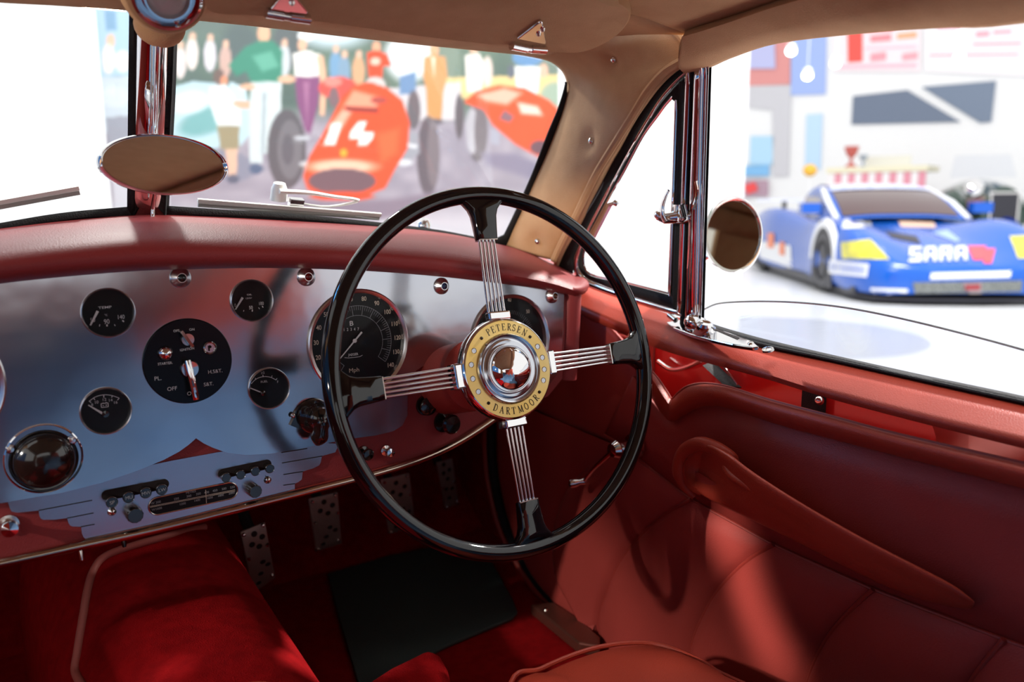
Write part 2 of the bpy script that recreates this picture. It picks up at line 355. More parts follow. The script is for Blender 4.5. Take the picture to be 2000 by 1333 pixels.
    # man in the tan suit
    E(848, 98, 9, 12, (226, 160, 116)); Pg([(828, 112), (848, 106), (870, 112), (874, 150), (866, 180), (862, 236), (834, 234), (832, 175), (826, 150)], (206, 142, 82)); Pg([(842, 112), (850, 112), (848, 150)], (236, 220, 196)); E(848, 238, 18, 6, (92, 84, 92))
    # men at the right
    E(925, 95, 8, 10, (224, 170, 140)); Pg([(908, 108), (935, 104), (944, 120), (940, 180), (912, 180)], (240, 232, 224)); E(952, 140, 10, 30, (228, 206, 196)); E(1030, 112, 30, 18, (92, 136, 182)); E(1062, 138, 8, 14, (226, 176, 150)); Pg([(1005, 130), (1055, 130), (1050, 185), (1010, 185)], (236, 236, 236)); E(998, 140, 7, 14, (90, 96, 110))
    # number 14 car: tyres, body, nose
    for a in ((560, 292, 38, 78, (84, 78, 84)), (566, 292, 24, 58, (108, 102, 108)), (562, 292, 12, 30, (88, 82, 90)), (836, 305, 22, 78, (90, 80, 88)), (846, 300, 12, 66, (116, 104, 110)), (808, 215, 13, 38, (96, 88, 94)), (590, 270, 16, 5, (190, 190, 198)), (598, 320, 14, 5, (196, 196, 202))): E(*a)
    Pg([(770, 250), (818, 262), (820, 300), (772, 330)], (150, 150, 160)); Pg([(780, 275), (816, 285), (814, 290), (780, 283)], (226, 226, 230)); E(790, 318, 16, 6, (214, 214, 220))
    Pg([(690, 168), (722, 160), (756, 172), (786, 196), (800, 240), (796, 290), (772, 330), (752, 368), (700, 388), (640, 389), (600, 370), (592, 345), (604, 306), (630, 262), (652, 220), (668, 190)], (236, 70, 30))
    Pg([(690, 176), (742, 190), (735, 215), (668, 210)], (248, 150, 118), soft=8); Pg([(640, 250), (668, 214), (690, 214), (660, 262)], (250, 168, 142), soft=8); Pg([(735, 262), (780, 250), (776, 300), (744, 318)], (244, 92, 46), soft=14)
    Pg([(670, 206), (740, 210), (738, 222), (678, 218)], (150, 44, 36)); E(740, 196, 16, 7, (170, 62, 54))
    Pg([(648, 240), (668, 240), (654, 284), (632, 284), (642, 258)], (250, 244, 240)); Pg([(700, 238), (716, 238), (708, 258), (730, 258), (728, 270), (716, 284), (698, 284), (702, 272), (682, 272), (684, 258)], (250, 244, 240))
    E(671, 299, 7, 8, (246, 164, 40)); E(668, 326, 66, 14, (250, 190, 160), soft=8); E(668, 354, 66, 25, (104, 74, 82)); E(668, 380, 50, 5, (232, 66, 30)); Pg([(560, 385), (640, 394), (760, 390), (870, 372), (880, 400), (740, 430), (560, 425)], (126, 112, 128), soft=12); E(668, 384, 62, 8, (232, 66, 30))
    # second red car at the right
    for a in ((897, 228, 9, 44, (88, 80, 86)), (932, 258, 20, 58, (88, 78, 84)), (922, 256, 12, 46, (176, 172, 180)), (938, 258, 12, 52, (100, 90, 96))): E(*a)
    Pg([(905, 200), (930, 178), (975, 166), (1025, 172), (1072, 196), (1120, 240), (1120, 320), (1050, 306), (1006, 282), (962, 244), (945, 215)], (238, 74, 34))
    Pg([(930, 186), (985, 172), (1020, 182), (990, 205), (950, 198)], (250, 176, 152), soft=8); Pg([(1010, 200), (1050, 208), (1060, 226), (1018, 222)], (250, 206, 190), soft=6); Pg([(985, 215), (1004, 228), (995, 240), (975, 232)], (130, 90, 100)); E(1055, 288, 20, 14, (100, 66, 76)); Pg([(958, 250), (975, 258), (975, 285), (958, 280)], (160, 160, 176))
    Pg([(940, 300), (1010, 300), (1060, 325), (1100, 350), (1040, 352), (950, 322)], (126, 118, 140), soft=12)
    img = img*.90+np.array([205, 204, 206.])*.10  # pale haze of the glare mixed into the print colours
    lin = (np.clip(img, 0, 255)/255.0); lin = np.where(lin <= .04045, lin/12.92, ((lin+.055)/1.055)**2.4)
    t = .05
    V = [(a, MY-.001, b) for b in Z for a in X]; Fc = [(j*nx+i, j*nx+i+1, (j+1)*nx+i+1, (j+1)*nx+i) for j in range(nz-1) for i in range(nx-1)]
    M = bpy.data.materials.new('printed_mural'); M.use_nodes = True; nt = M.node_tree; p = nt.nodes['Principled BSDF']; p.inputs['Roughness'].default_value = .6
    ca = nt.nodes.new('ShaderNodeVertexColor'); ca.layer_name = 'print'; nt.links.new(ca.outputs[0], p.inputs['Base Color'])
    th = thing('racing_mural', 'wide painted mural of red vintage racing cars and spectators behind the windscreen', 'mural', ((x0+x1)/2, MY, z0))
    o = mk('printed_canvas', V, Fc, M, th, smooth=False)
    ca = o.data.color_attributes.new('print', 'FLOAT_COLOR', 'POINT'); buf = np.ones((nx*nz, 4), np.float32); buf[:, :3] = lin.reshape(-1, 3); ca.data.foreach_set('color', buf.ravel())
    MB().box(((x0+x1)/2, MY+.03, (z0+z1)/2), (x1-x0)/2, .026, (z1-z0)/2).build('backing_board', WALLW, th, smooth=False)
mural()

# far wall graphics, real flat panels hung on the far wall
FD = np.array([*(FB-FA), 0]); FD /= np.linalg.norm(FD); FN = nrm(np.cross(FD, [0, 0, 1.])); 
if FN[0] > 0: FN = -FN
def far(px, py, off=.0): return atP(px, py, np.array([FA[0], FA[1], 0])+FN*(.075+off), FN)
def panel(name, pts, col, label, cat='wall panel', group=None, off=.03, t=.025, metal=0.0, emit=None, parent=None):
    M = mat('print_%02x%02x%02x' % tuple(int(255*c) for c in col), col, .5, emit=emit)
    o = MB().plate([far(x, y, off) for x, y in pts], FN, t).build(name, M, parent, smooth=False)
    if parent is None: tagit(o, label, cat, group)
    return o
panel('red_poster', [(1455, 62), (1544, 41), (1543, 165), (1460, 168)], (.72, .30, .29), 'faded red poster high on the far wall, just right of the door pillar', 'poster')
panel('lilac_poster', [(1448, 92), (1512, 74), (1514, 134), (1450, 134)], (.50, .52, .80), 'lilac square poster overlapping the faded red one', 'poster', off=.07)
panel('grey_column_panel', [(1462, 168), (1545, 166), (1540, 345), (1510, 345), (1508, 215), (1462, 210)], (.60, .60, .64), 'pale grey wall section below the faded red poster')
panel('blue_banner', [(1546, 60), (1614, 55), (1612, 184), (1544, 186)], (.36, .48, .86), 'tall blue banner with pale stripes on the far wall', 'banner')
for k, yy in enumerate((78, 100, 122, 146, 168)):
    pass
panel('blue_screen', [(1466, 266), (1512, 266), (1508, 322), (1464, 322)], (.45, .70, .90), 'small pale blue display board on the far wall, left one', 'display board')
panel('blue_screen', [(1575, 224), (1606, 222), (1602, 330), (1572, 332)], (.52, .72, .93), 'narrow pale blue display board right of the grey wall section', 'display board')
panel('blue_ledge', [(1440, 325), (1502, 322), (1502, 344), (1440, 344)], (.22, .50, .82), 'low saturated blue board under the small pale blue board', 'display board', off=.06)
th = thing('red_striped_banner', 'large pale banner with red and orange blocks at the top of the far wall', 'banner', far(1730, 100))
panel('backing_cloth', [(1625, 20), (1800, -20), (1798, 140), (1630, 140)], (.90, .80, .84), None, parent=th)
panel('red_block', [(1655, 52), (1684, 46), (1684, 120), (1656, 122)], (.90, .10, .08), None, off=.05, parent=th)
for x0_, y0_, x1_, y1_, c in ((1690, 50, 1745, 62, (.9, .22, .25)), (1700, 70, 1740, 82, (.93, .30, .34)), (1752, 66, 1790, 76, (.95, .45, .25)), (1700, 105, 1730, 120, (.92, .36, .42)), (1762, 105, 1792, 118, (.92, .40, .46)), (1640, 128, 1790, 133, (.9, .5, .6)), (1690, 92, 1790, 96, (.92, .6, .7))):
    panel('stripe', [(x0_, y0_), (x1_, y0_-4), (x1_, y1_-3), (x0_, y1_)], c, None, off=.05, parent=th)
th = thing('white_striped_banner', 'pale banner with thin pink stripes at the top right of the far wall', 'banner', far(1930, 60))
panel('backing_cloth', [(1806, -30), (2040, -70), (2040, 150), (1806, 140)], (.90, .87, .90), None, parent=th)
for x0_, y0_, x1_, y1_ in ((1905, 22, 1930, 30), (1945, 20, 1972, 28), (1906, 62, 1932, 72), (1940, 60, 1975, 66), (1830, 48, 1880, 56), (1900, 84, 1995, 88), (1815, 106, 1990, 109), (1815, 36, 1995, 39)):
    panel('stripe', [(x0_, y0_), (x1_, y0_-2), (x1_, y1_-2), (x0_, y1_)], (.80, .42, .50), None, off=.05, parent=th)
panel('slate_panel', [(1666, 188), (1772, 176), (1876, 238), (1663, 243)], (.15, .19, .27), 'left piece of the slate grey wall graphic cut by a white diagonal', 'wall graphic')
panel('slate_panel', [(1800, 170), (1945, 158), (1936, 238), (1914, 240)], (.17, .22, .31), 'right piece of the slate grey wall graphic cut by a white diagonal', 'wall graphic')
LAMPM = mat('lamp_glow', (1, 1, 1), .5, emit=((1, 1, 1), 8))
for k, (x, y, d, lb) in enumerate(((1545, 100, 9.5, 'bright round ceiling spotlight in front of the faded red poster'), (1577, 148, 9.5, 'bright round ceiling spotlight low on the blue banner'), (1632, 124, 9.5, 'bright round ceiling spotlight just left of the red striped banner'), (1876, 73, 9.5, 'bright round ceiling spotlight left on the white striped banner'), (1874, 112, 9.5, 'faint round spotlight, lower one on the white striped banner'))):
    c = ray(x, y)*d; th = thing('ceiling_spotlight', lb, 'spotlight', c, 'spotlights of the hall')
    aim = nrm(np.array([-c[0]*.2, -c[1]*.2, -1.2]))
    MB().lathe([(.0, -.14), (.05, -.14), (.06, -.02), (.055, 0)], c, aim, 16).build('housing', WALLW, th)
    MB().lathe([(.0, -.004), (.052, -.004)], c, aim, 16).build('bulb', LAMPM, th)
    MB().tube([c-aim*.1, c-aim*.1+np.array([0, 0, 4.2-c[2]])], .003).build('rod', WALLW, th)
# ================================================================ CAR SHELL
FLZ = -.72                     # car floor
# windscreen plane
WP = np.array([0, 1.10, 0.]); WN = nrm(np.array([0, -.20, -.087])); 
if WN[1] > 0: WN = -WN         # faces the cabin
def ws(px, py, h=0.0): return atP(px, py, WP+WN*h, WN)
def mirx(p): return np.array([2*CX-p[0], p[1], p[2]])
# --- ceiling (headlining)
rail_px = [(1352, 70), (1400, 55), (1457, 37), (1573, 0), (1700, -33)]
railP = [atX(x, y, .745+.0*i) for i, (x, y) in enumerate(rail_px)]
railP = railP+[np.array([.745, y, railP[-1][2]+dz]) for y, dz in ((.0, .012), (-.35, .008), (-.75, -.05))]
R = spl(railP, 26); rows = []
for p in R:
    row = []
    for k in range(21):
        s = k/20; x = p[0]+(2*CX-2*p[0])*s; hump = 1-(2*s-1)**2
        row.append(np.array([x, p[1]+.10*hump*max(0, min(1, (p[1]-.3)/.45)), p[2]+.055*hump**.8]))
    rows.append(row)
o = MB().grid(rows).build('ceiling', SUEDE); mod_solid(o, .02, 1); tagit(o, kind='structure')
CEILF = rows[0]
# --- roof rails above the doors
win_top = [(1345, 124), (1385, 112), (1430, 92), (1520, 63), (1700, 40), (1850, 28), (2000, 18)]
WT = [atX(x, y, .80) for x, y in win_top]
WT = WT+[np.array([.80, y, z]) for y, z in ((.15, WT[-1][2]-.002), (-.2, WT[-1][2]-.012), (-.7, WT[-1][2]-.06))]
wt = spl(WT, 40); rp = spl(railP, 40)
def rail_rows(w, r):
    rows = []
    for k, (a, off) in enumerate(((0, 0), (.05, -.010), (.3, -.018), (.6, -.018), (.93, -.012), (1, -.002))):
        rows.append([wq*(1-a)+rq*a+np.array([off, 0, off*.25]) for wq, rq in zip(w, r)])
    return rows
o = MB().grid(rail_rows(wt, rp)).build('trim_1', SUEDE); mod_solid(o, .012); tagit(o, kind='structure')
MB().tube([p+np.array([-.006, 0, -.003]) for p in rp], .0042, seg=8).build('piping', SUEDE, o)
for (x, y) in ((1415, 73), (1968, -4)):
    c = atX(x, y, .7655); n = nrm(np.array([-.55, 0, -.45]))
    sb = MB().lathe([(0, .001), (.0038, .001), (.0052, .003), (.0066, .0028), (.0072, 0)], c-n*.001, n, 20); q = sb.build('screw', CHROMED, o)
    u, v, _ = basis(n); MB().box(c+n*.0018, .0032, .0006, .0006, (u, v, n)).build('slot', DARK, q)
# left side: the same rail and roof side, window left open to the hall
lw = [mirx(p) for p in wt]; lr = [mirx(p) for p in rp]
ml = MB().grid([[a*(1-k)+b*k for a, b in zip(lw, lr)] for k in (0, .5, 1)])
o = ml.build('trim_2', SUEDE); mod_solid(o, .012); tagit(o, kind='structure')
# --- windscreen header strip between glass and headlining
top_ws = [(-260, -38), (-60, 0), (120, 12), (258, 22), (345, 36), (500, 52), (700, 75), (850, 91), (1000, 106), (1040, 112)]
TWS = spl([ws(x, y) for x, y in top_ws], 40)
corner = [(1062, 117), (1084, 127), (1100, 144), (1107, 166), (1104, 190), (1094, 225), (1078, 268), (1060, 312), (1038, 362), (1016, 412), (998, 450), (984, 482)]
CRN = [ws(x, y) for x, y in corner]
pip = [(1238, 12), (1272, 30), (1318, 60), (1337, 80), (1342, 98), (1336, 116), (1300, 139), (1266, 177), (1238, 222), (1194, 292), (1167, 336), (1146, 378), (1124, 424), (1102, 465), (1082, 508)]
def pipX(y): return .772 if y < 110 else .772+(y-110)/390*.040
PIP = [atX(x, y, pipX(y)) for x, y in pip]
hdr_bot = TWS; hdr_top = []
for p in hdr_bot:
    f = max(0., min(1., (p[0]-CX+.6)/1.2)); i = (CEILF[0][0]-p[0])/(CEILF[0][0]-CEILF[-1][0])*20; i = min(20, max(0, i)); a = CEILF[int(i)]; b = CEILF[min(20, int(i)+1)]; hdr_top.append(a+(b-a)*(i-int(i)))
rows = []
for k in range(8):
    s = k/7; rows.append([a*(1-s)+b*s+WN*.016*math.sin(math.pi*min(1, s*2.2))*(1 if s < .46 else 0)+np.array([0, 0, .012*math.sin(math.pi*s)]) for a, b in zip(hdr_bot, hdr_top)])
o = MB().grid(rows).build('trim_3', SUEDE); mod_solid(o, .01, 1); tagit(o, kind='structure')
# --- right A pillar lining
Lp = [ws(985, 96), ws(1020, 104)]+CRN; Lp = spl([ws(1000, 104)]+CRN, 60)
Rp = spl(PIP, 60); rows = []
Nn = nrm(np.array([-.72, -.62, -.1]))
for k in range(13):
    s = k/12; b = math.sin(math.pi*s)**.6*.012
    rows.append([a*(1-s)+c*s+Nn*b for a, c in zip(Lp, Rp)])
studs = [(1193, 121), (1148, 275), (1046, 474)]
SUR = [p for r in rows for p in r]
def tree(V, Fc): return BVHTree.FromPolygons([tuple(v) for v in V], [tuple(f) for f in Fc])
gm = MB().grid(loft(rows, 90, 40)); bt = tree(gm.V, gm.F)
def hit(bt, px, py):
    d = ray(px, py); h = bt.ray_cast(Vector((0, 0, 0)), Vector(d)); 
    if h[0] is None: return None, None
    n = V3(h[1]); n = n if n @ d < 0 else -n
    return V3(h[0]), n
SP = []
for x, y in studs:
    c, n = hit(bt, x, y); SP.append((c, n))
for i, v in enumerate(gm.V):
    for c, n in SP:
        d = np.linalg.norm(v-c); gm.V[i] = gm.V[i]-n*.0075*math.exp(-(d/.016)**2)
pil = gm.build('trim_4', SUEDE); mod_solid(pil, .008); tagit(pil, kind='structure')
for c, n in SP:
    MB().lathe([(0, .0050), (.0028, .0044), (.0046, .0026), (.0052, 0)], c-n*.0065, n, 20).build('stud', CHROMED, pil)
MB().tube([p+Nn*.003 for p in spl(PIP, 70)], .0056, seg=8).build('piping', SUEDE, pil)
# flange strip from the piping to the door seal
fl = [(1342, 116), (1313, 137), (1288, 161), (1265, 190), (1239, 226), (1210, 280), (1185, 323), (1155, 381), (1129, 435), (1102, 480), (1088, 509), (1080, 530)]
FLG = spl([atX(x, y, .80+(y-124)/400*.03) for x, y in fl], 60)
o = MB().grid([[a*(1-s)+b*s for a, b in zip(spl(PIP[5:], 60), FLG)] for s in (0, .5, 1)]).build('trim_5', SUEDE); mod_solid(o, .006); tagit(o, kind='structure')
# left A pillar, plain copy of the shape on the other side of the car
o = MB().grid([[mirx(p) for p in r] for r in loft(rows, 30, 8)]).build('trim_6', SUEDE); mod_solid(o, .008); tagit(o, kind='structure')
# --- windscreen: two panes, rubber seal, post
sealR = [(334, 404), (430, 408), (560, 414), (700, 424), (800, 438), (900, 456), (962, 474), (980, 470), (996, 446), (1036, 358), (1076, 262), (1098, 206), (1104, 170), (1098, 145), (1082, 128), (1060, 118), (1000, 106), (700, 75), (500, 52), (338, 36)]
sealL = [(254, 404), (180, 410), (100, 419), (0, 436), (-160, 462), (-330, 495), (-330, -45), (-60, 0), (120, 12), (262, 24)]
wn = thing('window_1', None, None, ws(700, 420), kind='structure')
MB().plate([ws(x, y, .001) for x, y in sealR], WN, .004).build('pane', GLASS, wn, smooth=False)
pane2 = MB().plate([ws(x, y, .001) for x, y in sealL], WN, .004).build('pane', GLASS, wn, smooth=False)
def band(pts, r, name, material, parent, flat=.5, closed=False, n=80, hh=.006, up=None):
    return MB().tube(spl([ws(x, y, hh) for x, y in pts], n), r, closed, seg=10, flat=flat, up=WN if up is None else up).build(name, material, parent)
def ribbon(name, A, B, n, material, parent, off=.004, thick=.004, cnt=60):
    """strip between two pixel polylines on the windscreen plane"""
    a = spl([ws(x, y, off) for x, y in A], cnt); b = spl([ws(x, y, off) for x, y in B], cnt)
    o = MB().grid([a, [(p+q)/2+WN*.003 for p, q in zip(a, b)], b]).build(name, material, parent); mod_solid(o, thick); return o
ribbon('rubber_seal', [(316, 402), (430, 409), (560, 417), (700, 430), (850, 448), (950, 466), (980, 462), (992, 446), (1036, 350), (1070, 262), (1092, 208), (1104, 160)],
       [(316, 432), (430, 428), (560, 432), (700, 444), (850, 462), (960, 486), (992, 484), (1010, 450), (1052, 356), (1088, 268), (1106, 212), (1108, 160)], WN, RUBBER, wn)
ribbon('rubber_seal', [(262, 403), (180, 410), (100, 419), (0, 436), (-160, 464)], [(262, 432), (180, 428), (100, 438), (0, 455), (-160, 486)], WN, RUBBER, wn)
ribbon('rubber_seal', [(252, 20), (250, 200), (248, 420)], [(270, 20), (267, 200), (264, 420)], WN, RUBBER, wn, off=.008, thick=.010, cnt=12)
ribbon('rubber_seal', [(336, 30), (330, 200), (318, 420)], [(345, 30), (337, 200), (325, 420)], WN, RUBBER, wn, off=.008, thick=.010, cnt=12)
a = [ws(x, y, .010) for x, y in ((268, 20), (266, 200), (263, 425))]; b = [ws(x, y, .010) for x, y in ((338, 20), (331, 200), (319, 425))]
CH2 = mat('polished_post', (.86, .84, .82), .035, 1.0)
o = MB().grid([spl(a, 12), spl([(p+q)/2-WN*.0006 for p, q in zip(a, b)], 12), spl(b, 12)]).build('centre_post', CH2, wn); mod_solid(o, .012)
# --- dome lamp in its felt housing
dc = atY(323, -14, .86); dn = nrm(np.array([-dc[0]*.35, -.80, -.42])); du, dv, _ = basis(dn)
th = thing('dome_lamp', 'round chrome interior lamp in a tan felt housing above the mirror', 'lamp', dc)
K = 1/F*np.dot(dc, CM[2])                     # metres per pixel there
MB().lathe([(80*K, -.05), (84*K, -.02), (82*K, -.004), (74*K, .004), (64*K, .005), (60*K, 0)], dc, dn, 56).build('felt_housing', SUEDE, th)
MB().lathe([(67*K, .002), (66*K, .010), (60*K, .012), (56*K, .006), (48*K, .010), (44*K, .016), (40*K, .016), (37*K, .011)], dc, dn, 56).build('chrome_ring', CHROME, th)
MB().lathe([(0, .018), (20*K, .017), (33*K, .014), (41*K, .008)], dc, dn, 40).build('lens', LENS, th)
for a in (20, 165, 290):
    an = math.radians(a); c = dc+52*K*(math.cos(an)*du+math.sin(an)*dv)+dn*.008
    MB().lathe([(0, .002), (.0018, .0015), (.0025, 0)], c, dn, 12).build('screw', CHROMED, th)
c1 = ws(312, 50, .026); MB().sphere(c1, .027, 24, 12, (1, .7, .85)).build('felt_boss', SUEDE, th)
# --- mirror and its stem
mc = atY(323, 322, .955); mn = nrm(np.array([.10, -.96, .075])); uu = nrm(np.cross(np.array([0, 0, 1.]), -mn)); uu = nrm(atP(450, 330, mc, mn)-atP(196, 316, mc, mn)); vv = nrm(np.cross(mn, uu))
ax_u = np.linalg.norm(atP(450, 330, mc, mn)-atP(196, 316, mc, mn))/2; ax_v = np.linalg.norm(atP(326, 264, mc, mn)-atP(322, 381, mc, mn))/2
th = thing('rear_view_mirror', 'oval chrome rimmed rear view mirror hanging at the windscreen post', 'mirror', mc)
MB().lathe([(.925, .0010), (.938, .0048), (.965, .0064), (.99, .0040), (1, .000), (1.0, -.005), (.93, -.010), (.6, -.016), (0, -.018)], mc, mn, 72, u=uu, sx=ax_u, sy=ax_v).build('chrome_shell', CHROME, th)
MB().lathe([(0, .0014), (.935, .0014)], mc, mn, 72, u=uu, sx=ax_u, sy=ax_v).build('mirror_glass', MIRR, th)
s0 = ws(308, 80, .034); s1 = ws(303, 270, .03); s2 = mc-mn*.016
MB().tube(spl([s0, s1, s2], 14), .0030, seg=14).build('stem', CHROME, th)
MB().tube(spl([s2, ws(300, 395, .03), ws(298, 424, .03)], 10), .0026, seg=12).build('lower_stem', CHROME, th)
# --- sun visor
VN = nrm(np.array([0, -.24, -1.0])); VP = atY(700, 46, .835)
def vis(x, y, h=0): return atP(x, y, VP+VN*h, VN)
vb = [(398, -6), (404, 10), (430, 20), (512, 24), (614, 34), (710, 48), (830, 66), (960, 82), (1010, 84), (1079, 96), (1133, 99), (1175, 86), (1209, 63), (1229, 38), (1231, 18), (1215, 2), (1160, -22)]
VB = spl([vis(x, y, .012) for x, y in vb], 60)
tp = [vis(380, -110, .012), vis(700, -100, .012), vis(1150, -60, .012)]; TPX = spl(tp, 60)
th = thing('sun_visor', 'tan felt sun visor folded up above the right windscreen pane', 'sun visor', vis(800, 40))
rows = []
for s, h in ((.01, -.020), (-.003, -.012), (-.004, -.004), (.008, .002), (.03, .005), (.15, .004), (.5, .004), (1, .004)):
    rows.append([a*(1-s)+b*s+VN*h for a, b in zip(VB, TPX)])
o = MB().grid(rows).build('felt_board', SUEDE, th); mod_solid(o, .006)
def clip(cx, cy, tri, parent):
    P = [vis(x, y, .020) for x, y in tri]
    c = MB().plate(P, VN, .004).build('bracket', CHROME, parent, smooth=False); mod_bevel(c, .0015, 2)
    return c
c1 = clip(563, 25, [(528, 21), (553, -12), (572, -12), (602, 24), (602, 30)], th)
for a_, b_, r_ in (((519, 25), (553, 31), .0046), ((553, 31), (567, 33.5), .0038), ((567, 33), (605, 38), .0046)): MB().tube([vis(*a_, .020), vis(*b_, .020)], r_, seg=20).build('hinge_barrel', CHROME, th)
c2 = clip(1040, 78, [(1010, 77), (1052, 45), (1060, 44), (1068, 82), (1066, 88)], th)
for a_, b_, r_ in (((999, 89), (1028, 95), .0050), ((1028, 95), (1038, 96.5), .0042), ((1038, 96), (1066, 98), .0048)): MB().tube([vis(*a_, .020), vis(*b_, .020)], r_, seg=20).build('hinge_barrel', CHROME, th)
for x, y in ((570, 5), (1052, 66), (1060, 57)):
    MB().lathe([(0, .003), (.002, .0025), (.0032, 0)], vis(x, y, .020), VN, 14).build('screw', CHROMED, th)
# --- wipers outside the glass
WIPM = mat('bright_wiper_metal', (.85, .85, .80), .35, .25)
def wiper(label, blade, arm, piv):
    th = thing('windscreen_wiper', label, 'wiper', ws(*blade[0], -.02))
    a, b = ws(*blade[0], -.022), ws(*blade[1], -.022); d = nrm(b-a); n = np.cross(d, WN)
    MB().box((a+b)/2, np.linalg.norm(b-a)/2, .0026, .0020, (d, n, WN)).build('blade_channel', WIPM, th)
    MB().box((a+b)/2-n*.006*np.sign(n[2])-WN*0, np.linalg.norm(b-a)/2*.99, .0026, .0012, (d, n, WN)).build('rubber_blade', mat('grey_blade', (.35, .36, .33), .5), th)
    P = [ws(x, y, -.034) for x, y in arm]; MB().tube(spl(P, 20), list(np.interp(np.linspace(0, 1, 20), [0, .4, 1], [.0062, .0042, .0022])), seg=10, flat=.6).build('arm', WIPM, th)
    if piv:
        MB().lathe([(0, .016), (.008, .014), (.011, .006), (.012, -.01)], ws(*piv, -.045), np.array([0, -.3, .95]), 20).build('pivot_cap', WIPM, th)
        MB().box(ws(*arm[-1], -.030), .010, .006, .005, (d, n, WN)).build('blade_clip', CHROME, th)
wiper('chrome wiper with a long blade resting low on the right windscreen pane', ((386, 392), (744, 420)), ((545, 374), (604, 377), (650, 384), (700, 392), (640, 404), (578, 396)), (545, 377))
wiper('chrome wiper tip reaching into the left windscreen pane', ((-40, 402), (154, 367)), ((-120, 460), (-60, 430), (-30, 405)), None)
MB().lathe([(0, .012), (.007, .010), (.011, .004), (.012, -.01)], ws(828, 440, -.03), np.array([0, -.3, .95]), 20).build('washer_nozzle', CHROME)
tagit(bpy.data.objects['washer_nozzle'], 'small chrome nozzle outside the lower right corner of the windscreen', 'nozzle')
# --- cowl outside, bulkhead, floor, sides, rear: the closed shell of the car
def seg(name, quads, material, kind='structure', t=.02):
    b = MB()
    for q in quads: b.add(q, [(0, 1, 2, 3)])
    o = b.build(name, material, smooth=False); mod_solid(o, t, 0); tagit(o, kind=kind); return o
xl, xr = 2*CX-.90, .90
seg('wall_cowl', [[(xl, 1.11, -.085), (.62, 1.11, -.10), (.62, 1.80, -.21), (xl, 1.80, -.21)], [(.62, 1.11, -.10), (.99, 1.11, -.15), (.99, 1.80, -.22), (.62, 1.80, -.21)]], mat('dark_scuttle', (.02, .02, .022), .3))
seg('wall_bulkhead', [[(xl, 1.75, -.18), (.97, 1.75, -.18), (.97, 1.70, -.55), (xl, 1.70, -.55)], [(xl, 1.70, -.55), (.97, 1.70, -.55), (.97, 1.45, FLZ-.03), (xl, 1.45, FLZ-.03)]], CARPET)
seg('wall_footwell', [[(.955, .98, -.15), (.955, 1.80, -.19), (.955, 1.80, FLZ-.1), (.955, .98, FLZ-.1)]], CARPET)
seg('wall_outer_right', [[(.955, -1.3, -.36), (.955, 1.2, -.33), (.955, 1.2, -.95), (.955, -1.3, -.95)]], PAINT)
seg('wall_outer_left', [[(xl, -1.3, -.22), (xl, 1.75, -.18), (xl, 1.75, -.9), (xl, -1.3, -.9)]], LEATHER_D)
o = seg('floor_pan', [[(xl, -1.3, FLZ-.012), (.96, -1.3, FLZ-.012), (.96, 1.5, FLZ-.012), (xl, 1.5, FLZ-.012)]], CARPET); o.name = 'floor_carpet'
seg('wall_rear', [[(xl+.1, -1.05, -.02), (.84, -1.05, -.02), (.84, -1.2, -.9), (xl+.1, -1.2, -.9)]], LEATHER)
seg('wall_rear_quarter', [[(.80, -.45, .17), (.80, -1.1, .12), (.90, -1.2, -.25), (.90, -.45, -.22)], [(2*CX-.80, -.45, .17), (2*CX-.80, -1.1, .12), (2*CX-.90, -1.2, -.25), (2*CX-.90, -.45, -.22)]], SUEDE)
# ================================================================ DASHBOARD
dbd = thing('dashboard', 'polished aluminium dashboard with a padded red leather top roll', 'dashboard', (.35, .95, -.3))
Tp = [(-260, 488), (-120, 464), (0, 447), (120, 432), (255, 420), (330, 420), (500, 428), (700, 440), (850, 453), (960, 474), (1030, 492), (1085, 514), (1124, 535)]
Bp = [(-260, 596), (-120, 574), (0, 556), (120, 543), (255, 532), (360, 528), (520, 525), (700, 530), (850, 541), (950, 552), (1030, 562), (1085, 571), (1124, 580)]
T2 = spl([(*p, 0) for p in Tp], 70); B2 = spl([(*p, 0) for p in Bp], 70)
rows = []
for f, y in ((0, 1.10), (.04, 1.07), (.14, 1.01), (.27, .965), (.42, .932), (.58, .915), (.74, .910), (.88, .918), (.97, .934), (1.0, .955), (.97, .99)):
    row = []
    for k, (a, b) in enumerate(zip(T2, B2)):
        px = a[0]*(1-f)+b[0]*f; py = a[1]*(1-f)+b[1]*f; row.append(atY(px, py, y))
    rows.append(row)
# rounded right hand end
cen = (rows[1][-1]+rows[7][-1]+rows[9][-1]+rows[3][-1])/4
for k, (sc, dx) in enumerate(((.93, .010), (.78, .018), (.5, .024), (.2, .027))):
    for r in rows: r.append(cen+(r[69]-cen)*sc+np.array([dx, 0, 0]))
MB().grid(rows).build('top_pad', PADLEA, dbd, sharp=80)
# vertical padded end post of the dashboard
ep = [[atY(x, y, yy) for x, y in ((1103, 572), (1100, 630), (1098, 700), (1096, 780))] for yy in (.95,)][0]
MB().tube(spl([atY(x, y, .955) for x, y in ((1114, 565), (1112, 610), (1110, 650), (1107, 700), (1104, 740))], 12), .017, seg=16).build('end_roll', PADLEA, dbd)
